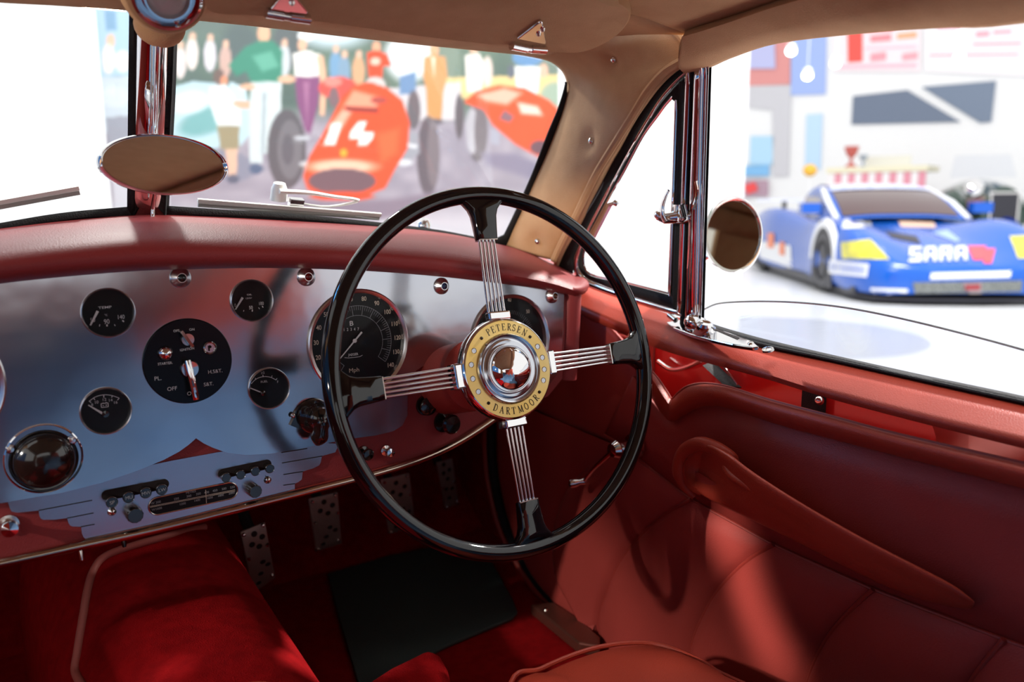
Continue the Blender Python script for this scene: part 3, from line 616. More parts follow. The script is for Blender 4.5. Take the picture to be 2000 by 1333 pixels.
# lower leather panel
low = [(-420, 540), (600, 500), (1108, 560), (1104, 640), (1098, 740), (1070, 775), (1000, 800), (960, 824), (900, 860), (850, 885), (760, 918), (700, 937), (600, 962), (450, 1000), (300, 1036), (150, 1070), (0, 1098), (-420, 1180)]
o = MB().plate([dash(x, y, -.004) for x, y in low], DN, .012).build('leather_panel', PADLEA, dbd, smooth=False)
fas = [(-160, 560), (0, 545), (200, 522), (360, 512), (640, 512), (880, 530), (1000, 545), (1102, 566), (1100, 640), (1096, 722)]
fas += [(1060, 768), (1010, 775), (960, 745), (900, 712), (862, 703), (835, 710), (812, 725), (799, 748), (796, 775), (796, 812), (786, 832), (768, 843), (735, 851), (691, 857), (640, 866), (580, 879), (530, 887), (480, 890), (445, 886), (415, 875), (398, 867), (383, 857), (368, 870), (350, 883), (320, 899), (270, 920), (200, 944), (120, 964), (0, 984), (-160, 1004)]
def holed(outline, holes, h, t, name, material, parent):
    bm = bmesh.new(); org = ORG[parent.name]; eds = []
    for loop in [outline]+holes:
        vs = [bm.verts.new(tuple(V3(p)-org)) for p in loop]; eds += [bm.edges.new((vs[i], vs[(i+1) % len(vs)])) for i in range(len(vs))]
    bmesh.ops.triangle_fill(bm, use_beauty=True, use_dissolve=False, edges=eds, normal=Vector(DN))
    g = bmesh.ops.extrude_face_region(bm, geom=list(bm.faces)); vv = [x for x in g['geom'] if isinstance(x, bmesh.types.BMVert)]
    bmesh.ops.translate(bm, vec=Vector(-DN*t), verts=vv); bmesh.ops.recalc_face_normals(bm, faces=bm.faces)
    me = bpy.data.meshes.new(name); bm.to_mesh(me); bm.free(); me.materials.append(material); o = bpy.data.objects.new(name, me); COL.objects.link(o); o.parent = parent; ORG[o.name] = org; return o
def hole(u, v, r, h): return [duv(u, v, h)+DX*r*.97*math.cos(a)+DU*r*.97*math.sin(a) for a in np.linspace(0, 2*math.pi, 49)[:-1]]
lc_ = dash(12, 742)-D0; p2_ = dash(1066, 635)-D0; p3_ = dash(917, 650)-D0; p1_ = dash(1006, 574)-D0; TR_ = .06765; TU_ = (p3_[0]+p2_[0])/2+.002; TV_ = -(p1_ @ DU)+TR_
DIALS = [(.14099, .11247, .02628), (.29215, .11045, .0245), (.30472, .21513, .02467), (.12987, .21599, .0252), (.42256, .17257, .06765), (TU_, TV_, TR_), (lc_[0]-.0676, -(lc_ @ DU), .0676)]
fpts = [dash(x, y, 0) for x, y in fas]; fpts[0] = dash(-420, 560); fpts[-1] = dash(-420, 1030)
o = holed(fpts, [hole(u, v, r, 0) for u, v, r in DIALS], 0, .0035, 'aluminium_fascia', ALU, dbd); mod_bevel(o, .0006, 2)
# chrome strip along the lower edge
st = [(-160, 1133), (0, 1101), (150, 1068), (300, 1035), (450, 998), (600, 960), (700, 935), (780, 912), (850, 886), (905, 858), (960, 822), (1000, 792), (1060, 760)]
MB().tube(spl([dash(x, y, .001) for x, y in st], 70), .0052, seg=12).build('edge_strip', BRASS, dbd)
MB().tube(spl([dash(x, y-7, -.001) for x, y in st[:8]], 50), .0016, seg=8).build('inner_piping', PIPING, dbd)
# underside return of the dashboard
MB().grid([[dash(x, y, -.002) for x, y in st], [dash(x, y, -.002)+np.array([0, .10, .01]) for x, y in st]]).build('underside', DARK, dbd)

def gauge(name, label, u, v, r, rim=.10, group='round dials on the dashboard', depth=.0037):
    c = duv(u, v); th = thing(name, label, 'gauge', c, group)
    MB().lathe([(r*1.0, -.0005), (r*1.0, .0030), (r*.975, .0042), (r*.95, .0034), (r*.92, .0020), (r*.895, -depth)], c, DN, 64).build('bezel', BEZ, th)
    MB().lathe([(0, -depth), (r*.93, -depth)], c, DN, 48).build('dial_face', FACE, th, smooth=False)
    MB().lathe([(0, .0016), (r*.92, .0016)], c, DN, 48).build('glass_cover', DGLASS, th, smooth=False)
    return th, c, depth
def mark(th, items, h, material, name='lettering'):
    b = MB()
    for it in items:
        if it[0] == 'T':   # text: px, py, string, cap px, bold, squeeze, rotation
            _, x, y, s, cap = it[:5]; bold = it[5] if len(it) > 5 else False; sx = it[6] if len(it) > 6 else 1.0; rot = it[7] if len(it) > 7 else 0.0
            ca, sa = math.cos(rot), math.sin(rot); put_text(b, s, dash(x, y, h), DX*ca+DU*sa, -DX*sa+DU*ca, cap/1800, bold, sx)
        elif it[0] == 'L': # line px1 py1 px2 py2 width(px)
            _, x1, y1, x2, y2, w = it; p, q = dash(x1, y1, h), dash(x2, y2, h); d = nrm(q-p); nn = np.cross(DN, d)*w/3600
            b.add([p-nn, q-nn, q+nn, p+nn], [(0, 1, 2, 3)])
    return b.build(name, material, th, smooth=False)
def arcpts(P, n=14): return [tuple(p[:2]) for p in spl([(*p, 0) for p in P], n)]
def polyL(P, w): return [('L', *P[i], *P[i+1], w) for i in range(len(P)-1)]
def needle(th, a, b, h, w0, w1, material=WHITE, hub=None):
    p, q = dash(*a, h), dash(*b, h); d = nrm(q-p); nn = np.cross(DN, d)
    t = MB().plate([p-nn*w0, q-nn*w1, q+nn*w1, p+nn*w0], DN, .0008).build('needle', material, th, smooth=False)
    if hub: MB().lathe([(0, .003), (hub, .002), (hub, -.001)], dash(*a, h), DN, 16).build('needle_hub', BAKE, th)

th, c, d = gauge('temperature_gauge', 'small TEMP gauge with 90 and 140 marks, upper left of the switch disc', .14099, .11247, .02628)
mark(th, [('T', 205, 601, 'TEMP', 4.5, True, 1.5), ('T', 207, 616, '°C', 3.5), ('T', 181, 626, '50', 8, False, .75), ('T', 208.5, 629, '90', 9, False, .8), ('T', 236, 620, '140', 8, False, .8), ('L', 194, 638, 195, 634, 1.2), ('L', 209, 638, 209, 634, 2.4), ('L', 223.5, 634, 225, 637, 1.2), ('L', 239, 626, 242, 629, 2.4)], -d+.0006, WHITE)
needle(th, (191, 608), (176.5, 636), -d+.003, .0013, .0007)
th, c, d = gauge('oil_gauge', 'small OIL pressure gauge with 50 and 100 marks, above the fuel gauge', .29215, .11045, .0245)
mark(th, [('T', 487, 576, 'OIL', 3.2, True, 1.5), ('T', 486, 583, 'LB/IN²', 3.4), ('T', 459.5, 597, '0', 7, False, .8), ('T', 490, 601.4, '50', 7, True, .8), ('T', 510, 593.5, '100', 7, False, .75), ('L', 475.5, 609, 476.5, 606, 1.2), ('L', 492.6, 609, 493, 605, 2.2), ('L', 505, 601, 507, 604, 1.2), ('L', 512, 598, 514, 601, 2)], -d+.0006, WHITE)
needle(th, (474, 581.5), (460, 605), -d+.003, .0013, .0006)
th, c, d = gauge('fuel_gauge', 'small FUEL gauge marked 1/2 and F, lower right of the switch disc', .30472, .21513, .02467)
A = arcpts([(491, 749.6), (500, 741), (513, 736.3), (527, 737), (539, 742.5)])
mark(th, polyL(A, 1.2)+[('T', 513, 729, '1/2', 5, False, .9), ('T', 516, 746, 'FUEL', 4.3, False, 1.15), ('T', 488.5, 754.5, 'E', 5), ('T', 542.5, 746.5, 'F', 5), ('L', 489, 747.5, 492, 750, 1.6), ('L', 498.5, 739, 500, 742, 1.4), ('L', 513.5, 732.7, 514, 737, 1.6), ('L', 531.5, 734, 530.5, 737.5, 1.2), ('L', 541, 739.5, 539, 743, 1.4)], -d+.0006, WHITE)
needle(th, (513, 768), (489, 758.5), -d+.0025, .0007, .0006, hub=.003)
th, c, d = gauge('voltmeter', 'small battery gauge numbered 8 to 16, left of the switch disc', .12987, .21599, .0252)
A = arcpts([(174.2, 784.1), (187, 775.5), (203, 771.7), (218, 773), (232.7, 778)])
mark(th, polyL(A, 1.2)+[('T', 180, 791.3, '8', 5), ('T', 188.2, 786.4, '10', 5.5), ('T', 203.5, 781.2, '12', 5.5), ('T', 215.6, 782.5, '14', 5.5), ('T', 225.5, 786.8, '16', 5.5), ('L', 174, 784, 178, 787, 1.4), ('L', 183, 778.5, 185.5, 781.5, 1.4), ('L', 202.7, 772, 202.7, 777, 1.6), ('L', 219.5, 773.5, 218, 777, 1.6), ('L', 233, 778, 229.5, 782, 1.4)]
     + polyL([(197.3, 789), (211, 787.4), (211.6, 795), (198, 796.5), (197.3, 789)], 1.3)+[('L', 200, 793, 203, 792.7, 1), ('L', 206, 792, 209, 791.6, 1), ('L', 207.5, 790.5, 207.6, 793.2, 1), ('L', 200.5, 788, 203, 787.8, 1.6), ('L', 206, 787.2, 208.5, 787, 1.6)], -d+.0006, WHITE)
needle(th, (200, 808), (172.5, 791.8), -d+.0025, .0012, .0005); MB().lathe([(0, .0035), (.0035, .003), (.0042, 0)], dash(205.5, 808.5, -d), DN, 20).build('needle_hub', BAKE, th)
# speedometer
su, sv, sr = .42256, .17257, .06765
th, c, d = gauge('speedometer', 'large speedometer numbered to 140 Mph behind the left of the steering wheel', su, sv, sr)
b1, b2, b3 = MB(), MB(), MB(); hh = -d+.0006
sc0 = dash(692.6, 666.1, hh); sc0 = duv(su, sv, hh)
def pol(r, a): return sc0+DX*r*math.cos(a)+DU*r*math.sin(a)
ang = lambda v: math.radians(78+(80-v)*1.94)
for v in range(0, 141, 2):
    a = ang(v); big = v % 10 == 0
    p, q = pol(sr*(.50 if big else .60), a), pol(sr*.68, a); e = np.cross(DN, nrm(q-p))*(.00022 if big else .00015); b2.add([p-e, q-e, q+e, p+e], [(0, 1, 2, 3)])
for rr in (.50, .68):
    n = 70; P = [pol(sr*rr, ang(140*k/n)) for k in range(n+1)]; Q = [pol(sr*rr+.0004, ang(140*k/n)) for k in range(n+1)]; b2.grid([P, Q])
for v in range(10, 141, 10): put_text(b1, str(v), pol(sr*.815, ang(v)), DX, DU, .0056, True, .85)
put_text(b1, 'Mph', dash(691.7, 723.7, hh), DX, DU, .0052, False, 1.1)
b1.build('lettering', CREAM, th, smooth=False); b2.build('scale_ticks', GREYM, th, smooth=False)
put_text(b3, 'B', dash(686.3, 632.5, hh), DX, DU, .0058, True, 1.2); put_text(b3, 'JAEGER', dash(690, 693, hh), DX, DU, .0030, True, .95)
for i, chn in enumerate('12347'): put_text(b3, chn, dash(672+i*6.9, 644.7-i*.35, hh), DX, DU, .0036, False, .9)
for it in polyL([(673, 699), (680, 699.6), (692, 698.6), (703, 697), (708, 694)], 1.2):
    p, q = dash(it[1], it[2], hh), dash(it[3], it[4], hh); e = np.cross(DN, nrm(q-p))*.0003; b3.add([p-e, q-e, q+e, p+e], [(0, 1, 2, 3)])
b3.build('centre_lettering', WHITE, th, smooth=False)
needle(th, (707, 649), (662, 704), -d+.004, .0011, .0004); MB().lathe([(0, .002), (.0024, .0015), (.0026, 0)], dash(692.6, 666, -d+.004), DN, 20).build('needle_hub', WHITE, th)
# tachometer: circle through three measured rim points
p1, p2, p3 = [np.array([q[0], -q @ DU]) for q in [dash(x, y)-D0 for x, y in ((1006, 574), (1066, 635), (917, 650))]]
A_ = np.array([p2-p1, p3-p1])*2; bb = np.array([p2@p2-p1@p1, p3@p3-p1@p1]); tc_ = np.linalg.solve(A_, bb); tr = np.linalg.norm(tc_-p1)
tr = sr
tc_ = np.array([TU_, TV_])
th, c, d = gauge('tachometer', 'large dial numbered 40 and 50, mostly hidden behind the wheel hub', tc_[0], tc_[1], tr)
sc0 = duv(tc_[0], tc_[1], hh); b1, b2 = MB(), MB()
for k, a in enumerate(np.linspace(math.radians(222), math.radians(-42), 61)):
    big = k % 10 == 0; p, q = pol(tr*(.50 if big else .58), a), pol(tr*.66, a); e = np.cross(DN, nrm(q-p))*(.00022 if big else .00015); b2.add([p-e, q-e, q+e, p+e], [(0, 1, 2, 3)])
for k, a in enumerate(np.linspace(math.radians(222), math.radians(-42), 7)):
    if k not in (3, 4, 5): put_text(b1, str(k*10), pol(tr*.80, a), DX, DU, .0056, True, .85)
put_text(b1, '40', dash(995, 586.5, hh), DX, DU, .0052, True, .85); put_text(b1, '50', dash(1031, 609, hh), DX, DU, .0052, True, .85)
b1.build('lettering', CREAM, th, smooth=False); b2.build('scale_ticks', GREYM, th, smooth=False)
# large clock at the far left, only its right edge in view
lc = dash(12, 742)-D0; th, c, d = gauge('clock', 'large round dial cut by the left picture edge above the black air vent', lc[0]-.0676, -(lc @ DU), .0676)
# --- switch disc
u0, v0, r0 = .21678, .17253, .04767
th = thing('switch_panel', 'black round switch disc lettered IGNITION and STARTER amid four gauges', 'switch panel', duv(u0, v0))
MB().lathe([(0, .0032), (r0*.975, .0032), (r0*.99, .0026), (r0, .001), (r0, -.001)], duv(u0, v0), DN, 72).build('disc', DISCM, th)
mark(th, [('T', 344.4, 646.8, 'OFF', 4.6, True, 1), ('T', 374.8, 644.2, 'ON', 4.6, True, 1), ('T', 365.5, 682.7, 'IGNITION', 4.6, True, .95, .06), ('T', 322.7, 710.5, 'STARTER.', 4.8, True, .95), ('T', 308.5, 740, 'PL.', 8), ('T', 336.3, 760, 'OFF', 7.6), ('T', 374, 769, 'ON', 7.6), ('T', 407.5, 751, 'S&T.', 7.2), ('T', 420.4, 726, 'H.S&T.', 7.2)], .0037, WHITE)
MB().lathe([(0, .009), (.004, .0085), (.0068, .006), (.0080, .0032), (.0082, .002)], dash(322, 690, .001), DN, 28).build('starter_button', CHROME, th)
MB().lathe([(0, .0062), (.0066, .006), (.0076, .0032)], dash(364.8, 663, .001), DN, 28).build('ignition_boss', CHROMED, th)
a, bq = dash(353, 647, .011), dash(375.5, 677, .013); e = nrm(bq-a); MB().box((a+bq)/2, np.linalg.norm(bq-a)/2, .0016, .0035, (e, np.cross(DN, e), DN)).build('ignition_lever', CHROME, th)
k = MB().lathe([(.0072, .0025), (.0074, .0050), (.0064, .0062), (.0056, .0050), (.0052, .0042), (0, .0042)], dash(408.3, 679.4, .001), DN, 28).build('key_lock', CHROMED, th)
MB().lathe([(0, .0048), (.0017, .0048)], dash(408, 677, .001), DN, 14, sx=1, sy=1).build('keyhole', DARK, k); MB().box(dash(408.2, 681, .0056), .0008, .0028, .0004, (DX, DU, DN)).build('key_slot', DARK, k)
MB().lathe([(0, .0072), (.0088, .007), (.0100, .0055), (.0104, .002)], dash(368.8, 720.5, .001), DN, 32).build('lamp_switch_boss', CHROME, th)
a, bq = dash(366, 704, .012), dash(383, 781, .016); e = nrm(bq-a); s_ = np.cross(DN, e)
P = []
for t, w, hgt in ((0, .0028, .006), (.3, .0034, .0085), (.7, .0030, .0085), (.93, .0034, .007), (1, .0028, .004)):
    q = a+(bq-a)*t; P.append([q-s_*w-DN*.006, q-s_*w+DN*hgt*.3, q-s_*w*.4+DN*hgt*.5, q+s_*w*.4+DN*hgt*.5, q+s_*w+DN*hgt*.3, q+s_*w-DN*.006])
MB().grid(P).add(P[0], [(0, 1, 2, 3, 4, 5)]).add(P[-1], [(5, 4, 3, 2, 1, 0)]).build('lamp_switch_lever', CHROME, th)
# --- black dished air vent with chrome ring
gu, gv, gr = .06854, .25648, .03532; c = duv(gu, gv); th = thing('ashtray', 'black domed round cover in a thin chrome ring, below the battery gauge', 'ashtray', c)
MB().lathe([(gr*1.01, 0), (gr*1.015, .0022), (gr*.985, .003), (gr*.96, .001), (gr*.95, -.004)], c, DN, 64).build('chrome_ring', CHROME, th)
MB().lathe([(gr*.98, -.001), (gr*.93, -.001), (gr*.86, .001), (gr*.80, .0005), (gr*.79, .006), (gr*.70, .0115), (gr*.5, .016), (gr*.25, .018), (0, .0185)], c-DU*gr*.06, DN, 64).build('black_dome', BAKE, th)
for x, y in ((20.5, 878), (141, 860)): MB().lathe([(0, .003), (.003, .0026), (.0045, .001), (.0048, 0)], dash(x, y, .001), DN, 18).build('screw', CHROMED, th)
# --- warning lamps
for x, y, lb, col in ((352, 543, 'chrome cone warning lamp above the switch disc, leftmost of its row', (.01, .05, .05)), (598, 541, 'chrome cone warning lamp between oil gauge and steering wheel rim', (.25, .01, .01)), (862, 559, 'chrome cone warning lamp between the upper wheel spoke and the speedometer', (.02, .06, .2)), (1078, 578, 'chrome warning lamp at the far right end under the padded roll', (.15, .06, .02))):
    c = dash(x, y, 0); th = thing('warning_lamp', lb, 'warning lamp', c, 'warning lamps along the top of the dashboard')
    b = MB().lathe([(.0112, 0), (.0112, .0015), (.0098, .0035), (.0052, .0085), (.0045, .0085)], c, DN, 32); b.build('chrome_cone', BEZ, th)
    MB().lathe([(0, .0105), (.0028, .0098), (.0045, .0078)], c, DN, 20).build('jewel', mat('jewel_%d' % int(x), tuple(q*.35 for q in col), .08, coat=1), th)
# --- bakelite wiper switch with screw plate
c = dash(612, 812, 0); th = thing('rotary_switch', 'glossy black rotary switch with pointer tail, left of the steering wheel rim', 'switch', c)
MB().plate([c+DX*.026*math.cos(a)*(1.25 if k % 8 == 0 else 1)+DU*.020*math.sin(a)+DN*.004 for k, a in enumerate(np.linspace(0, 2*math.pi, 17)[:-1]+.35)], DN, .005).build('base_plate', BAKE, th)
MB().lathe([(.0215, .003), (.0205, .012), (.016, .018), (.0135, .022), (.013, .030), (.008, .034), (0, .035)], c, DN, 40).build('dome_body', BAKE, th)
e = dash(620, 868, .02); P = [c+DN*.026, c+DN*.026+(e-c-DN*.02)*.5, e]
MB().tube(spl(P, 9), [.010, .011, .010, .009, .0095, .0105, .0105, .008, .004], seg=16).build('pointer_tail', BAKE, th)
for x, y in ((573, 812), (650, 800)): MB().lathe([(0, .0025), (.002, .002), (.0034, 0)], dash(x, y, .004), DN, 14).build('screw', CHROMED, th)
# --- pull knobs on the leather panel
def pull(x, y, label, m, r=.007, ln=.02, name='pull_knob', grp='pull knobs on the lower leather panel'):
    c = dash(x, y, -.004); th = thing(name, label, 'knob', c, grp)
    MB().lathe([(r*1.15, 0), (r*1.1, .003), (r*.5, .004), (r*.45, ln*.5)], c, DN, 24).build('collar', CHROMED if m is not BAKE else BAKE, th)
    MB().lathe([(r*.45, ln*.4), (r*.7, ln*.55), (r, ln*.75), (r*1.02, ln*.9), (r*.85, ln), (0, ln*1.05)], c, DN, 28).build('cap', m, th)
pull(16, 1024, 'chrome pull knob at the lower left picture edge under the dashboard wing', CHROME, .0088, .022)
pull(752, 880, 'chrome pull knob on the leather just inside the lower left of the wheel rim', CHROME, .0062, .018)
pull(709, 884, 'black pull knob beside the chrome one, half behind the wheel rim', BAKE, .0075, .018)
pull(866, 824, 'large black pull knob on the leather below the left wheel spoke', BAKE, .013, .026)
pull(830, 792, 'flat black knob directly below the left wheel spoke beside the column', BAKE, .012, .012)

# ================================================================ RADIO
RH = .0030
rad = thing('car_radio', 'aluminium radio plate with stepped winged ends and METRES tuning dial', 'radio', dash(370, 960))
rp_ = [(19, 993), (23, 1000), (35, 1002), (75.7, 997.6), (77, 1008), (80, 1014), (85.7, 1016), (108, 1015.5), (131, 1012.6), (134, 1022.6), (137, 1027), (141, 1029), (158.7, 1029.4), (160, 1042.5), (163, 1050), (168, 1054), (178, 1053.6), (560, 970.3), (570.7, 967), (575.5, 960.7), (575.8, 945.5), (583, 942), (589.7, 937), (591.2, 921.8), (612.5, 915), (623, 910), (626.5, 904), (628.7, 891.4), (655, 884), (662, 868), (600, 862), (427.3, 883.7), (337, 900.3), (250, 918), (100, 955), (40, 970), (15, 980)]
MB().plate([dash(x, y, -.0036 if False else -.0012) for x, y in rp_], DN, .0024).build('face_plate', ALU2, rad, smooth=False)
for a, bq in (((75.7, 997.6), (180, 977.7)), ((131, 1012.8), (182.6, 1002.6)), ((158, 1029.6), (184.8, 1024.7)), ((550.8, 905), (629, 891.4)), ((553.6, 927.5), (591.5, 921.6)), ((553.6, 948.4), (576, 945.4)), ((549.8, 884.6), (600, 876.5))):
    p, q = dash(*a, -.0010), dash(*bq, -.0010); e = nrm(q-p); MB().box((p+q)/2, np.linalg.norm(q-p)/2, .00045, .0003, (e, np.cross(DN, e), DN)).build('wing_slit', DARK, rad, smooth=False)
def capsule(a, bq, r, h):
    p, q = dash(*a, h), dash(*bq, h); e = nrm(q-p); s = np.cross(DN, e); out = []
    for k in range(17): t = math.pi*(.5+k/16); out.append(p+r*(math.cos(t)*e+math.sin(t)*s))
    for k in range(17): t = math.pi*(-.5+k/16); out.append(q+r*(math.cos(t)*e+math.sin(t)*s))
    return out, e, s
for a, bq in (((210, 968), (319.5, 946.5)), ((436, 926), (521, 908))):
    P, e, s = capsule(a, bq, .0058, -.0004); MB().plate(P, DN, .0010).build('button_slot', DARK, rad, smooth=False)
lab = {0: 'SP', 1: 'MU', 2: 'MW', 3: 'LW'}
for k, (x, y) in enumerate(((219, 982.7), (251.8, 972.7), (285.3, 964.1), (316.6, 957.7), (442.5, 934.1), (471, 928.4), (499.5, 921.7), (527.6, 916.4))):
    c = dash(x, y, .012 if k else .016); r = .0061-.0006*(k > 3)
    bt_ = MB().lathe([(r*.9, -.018), (r*.92, -.003), (r, -.001), (r*.93, .0002), (r*.85, -.0006), (0, -.0006)], c, DN, 26).build('push_button', BAKE, rad)
    MB().lathe([(r*.96, .0001), (r*1.0, -.0006)], c, DN, 26).build('button_edge', CHROMED, bt_)
    if k < 4: q = MB(); put_text(q, lab[k], c+DN*.0004, nrm(DX+DU*.05), DU, .0038, False, .95); q.build('lettering', GREYM, bt_, smooth=False)
for x, y, x2, y2, r in ((259.6, 1001.5, 267, 1012, .0088), (491.9, 955.5, 498, 961, .0080)):
    c = dash(x, y, -.001); kb = MB(); N_ = 48; prof = [(1.0, 0), (1.0, .012), (.93, .0145), (.86, .0150)]
    rows = [[c+DN*h+r*f*(1-.045*(j % 4 > 1))*(math.cos(2*math.pi*j/N_)*DX+math.sin(2*math.pi*j/N_)*DU) for j in range(N_+1)] for f, h in prof]
    kb.grid(rows).add(rows[-1][:-1], [tuple(range(N_))]).build('tuning_knob', BAKE, rad, sharp=25)
for x, y in ((219, 1000.5), (523.2, 938.3)):
    s_ = MB().lathe([(0, .0028), (.0022, .0024), (.0042, .0006), (.0046, -.001)], dash(x, y, 0), DN, 20).build('screw', CHROME, rad); MB().box(dash(x, y, .0026), .0004, .0040, .0005, (DX, DU, DN)).build('slot', DARK, s_)
P, e, s = capsule((309, 989), (447.5, 959.5), .0098, -.0002); MB().plate(P, DN, .0012).build('tuning_dial', FACE, rad, smooth=False)
P1 = [p-DN*.0003 for p in P]; MB().tube(P1, .0008, closed=True, seg=8).build('dial_edge', CHROMED, rad)
dq = dict(h=.0004)
def rmark(items, material, name):
    b = MB(); eu = e; ev = np.cross(DN, e)
    for x, y, t, cap in items: put_text(b, t, dash(x, y, .0004), eu, ev, cap/1800, False, 1.0)
    return b.build(name, material, rad, smooth=False)
rmark([(304.5, 982.4, 'W 200', 4.6), (344.6, 975, '250', 4.6), (369, 969.8, '300', 4.6), (387.4, 965.5, '350', 4.6), (403.5, 962.6, '400', 4.6), (420, 959.0, '450', 4.6), (437.7, 955.4, '500', 4.6), (454, 952.4, '550', 4.6), (306.5, 994.9, 'W1000', 4.4), (356.6, 984.8, '1200', 4.4), (384.9, 978.2, '1400', 4.4), (409.6, 973.2, '1600', 4.4), (431, 968.5, '1800', 4.4), (452.4, 963.8, '2000', 4.4), (373, 961.8, 'METRES', 4.0)], GREYM, 'dial_lettering')
mk_ = MB()
for (x1, y1, x2, y2, w) in ((292.5, 990, 459, 957.2, .9), (293, 991.8, 459.5, 959.4, .9), (401.6, 957.5, 403.3, 983.5, 1.0)):
    p, q = dash(x1, y1, .0005), dash(x2, y2, .0005); dd = nrm(q-p); nn = np.cross(DN, dd)*w/3600; mk_.add([p-nn, q-nn, q+nn, p+nn], [(0, 1, 2, 3)])
mk_.build('scale_lines', CREAM, rad, smooth=False)

# ================================================================ STEERING WHEEL
WC = np.array([.5455, .7975, -.1979]); wt_, wy_, wsp = .2661, -.0568, .0231
Wn = np.array([math.sin(wy_)*math.cos(wt_), -math.cos(wy_)*math.cos(wt_), math.sin(wt_)])
Wu = nrm(np.cross(np.array([0, 0, 1.]), Wn)); Wu = Wu if Wu[0] > 0 else -Wu
Wv = np.cross(Wu, Wn); Wv = Wv if Wv[2] > 0 else -Wv
def wp(r, a, h=0.0): return WC+Wn*h+r*(math.cos(a)*Wu+math.sin(a)*Wv)
def wpx(x, y, h): 
    p = atP(x, y, WC+Wn*h, Wn)-WC-Wn*h; return np.hypot(p@Wu, p@Wv), math.atan2(p@Wv, p@Wu)
sw = thing('steering_wheel', 'large black rimmed steering wheel with four wire spokes and gilt lettered hub', 'steering wheel', WC)
RR = .215
MB().tube([wp(RR, 2*math.pi*k/128) for k in range(128)], .0112, closed=True, seg=18, up=Wn, flat=.92).build('rim', BLACK, sw)
HB = -.004
for (ex, ey), (hx, hy) in zip(((1247, 684), (938, 385), (648, 774), (1044, 1068)), ((1078, 703), (973, 612), (898, 735), (1006, 826))):
    re, ae = wpx(ex, ey, 0); rh, ah = wpx(hx, hy, .002)
    a0 = ae; er = math.cos(a0)*Wu+math.sin(a0)*Wv; et = np.cross(Wn, er)
    P0 = WC+er*.0; off = 0
    # cap moulded onto the rim
    rows = []
    for rr, w, t in ((.1585, .0130, .0060), (.160, .0138, .0068), (.175, .0150, .0074), (.188, .0162, .0082), (.196, .0190, .0090), (.203, .0250, .0094), (.210, .0360, .0064)):
        c = wp(rr, a0, 0); row = []
        for k in range(17):
            q = 2*math.pi*k/16; cx_, sx_ = math.cos(q), math.sin(q)
            row.append(c+et*w*math.copysign(abs(cx_)**.35, cx_)+Wn*t*math.copysign(abs(sx_)**.45, sx_))
        rows.append(row)
    MB().grid(rows).add(rows[0][:-1], [tuple(range(16))]).build('rim_cap', BLACK, sw, sharp=50)
    MB().box(wp(.1585, a0, 0), .0006, .0125, .0062, (er, et, Wn)).build('cap_ferrule', CHROMED, sw)
    for k in range(5):
        o_ = (k-2)/2; a_ = wp(.160, a0, 0)+et*o_*.0100; b_ = wp(.052, a0, .000)+et*o_*.0112
        MB().tube([a_, (a_+b_)/2, b_], .00165, seg=10).build('spoke_wire', CHROME, sw)
    cl = MB().box(wp(.0650, a0, .002), .0055, .0150, .0055, (er, et, Wn)).build('spoke_clamp', CHROME, sw, smooth=False); mod_bevel(cl, .0022, 3)
    MB().box(wp(.0655, a0, -.0075), .0045, .0145, .004, (er, et, Wn)).build('clamp_back', BAKE, sw, smooth=False)
    for k in range(6): pass
hub = MB().lathe([(.020, -.060), (.034, -.052), (.036, -.030), (.052, -.020), (.0600, -.010), (.0622, .000), (.0618, .006), (.0598, .0095), (.0585, .0102), (.0582, .0095)], WC, Wn, 72).build('hub_bowl', CHROME, sw)
RG = .0100
MB().lathe([(.0425, RG-.001), (.0425, RG), (.0582, RG), (.0582, RG-.001)], WC, Wn, 72).build('gilt_ring', YEL, sw, smooth=False)
MB().lathe([(.0430, RG-.002), (.0425, RG+.0030), (.0405, RG+.0055), (.0385, RG+.0045), (.0372, RG+.0012), (.0365, RG+.0010), (.0355, RG+.0030), (.0335, RG+.0038), (.0310, RG+.0005), (.0290, RG-.001), (.0285, RG-.001)], WC, Wn, 72).build('inner_ring', mat('brushed_hub', (.74, .77, .82), .16, 1.0), sw)
MB().lathe([(.0288, RG-.002), (.0284, RG+.004), (.0265, RG+.0085), (.0225, RG+.0130), (.016, RG+.0165), (.008, RG+.0183), (0, RG+.0188)], WC, Wn, 56).build('horn_dome', CHROME, sw)
def hc(cx, cy): return 880+cx/5.5545, 590+cy/5.5545
HOLEM = mat('hole_grey', (.62, .66, .72), .35, .8)  # pale blue-grey discs for the holes in the gilt ring
for cx, cy in ((283, 545), (265, 687), (287, 823), (343, 945), (977, 460), (1035, 592), (1047, 733), (1038, 862)):
    r, a = wpx(*hc(cx, cy), RG); c = wp(.0503, a, RG)
    q = MB().lathe([(0, .0002), (.0030, .0002)], c, Wn, 20).build('ring_hole', HOLEM, sw, smooth=False)
    MB().lathe([(.0028, .0004), (.0033, .0006), (.0035, .0001)], c-Wu*.0002, Wn, 20).build('hole_edge', BRASS, q)
for cx, cy in ((343, 403), (885, 345), (437, 1057), (982, 993)):
    r, a = wpx(*hc(cx, cy), RG); MB().lathe([(0, .0022), (.0014, .0018), (.0021, 0)], wp(.0503, a, RG), Wn, 16).build('ring_rivet', INK, sw)
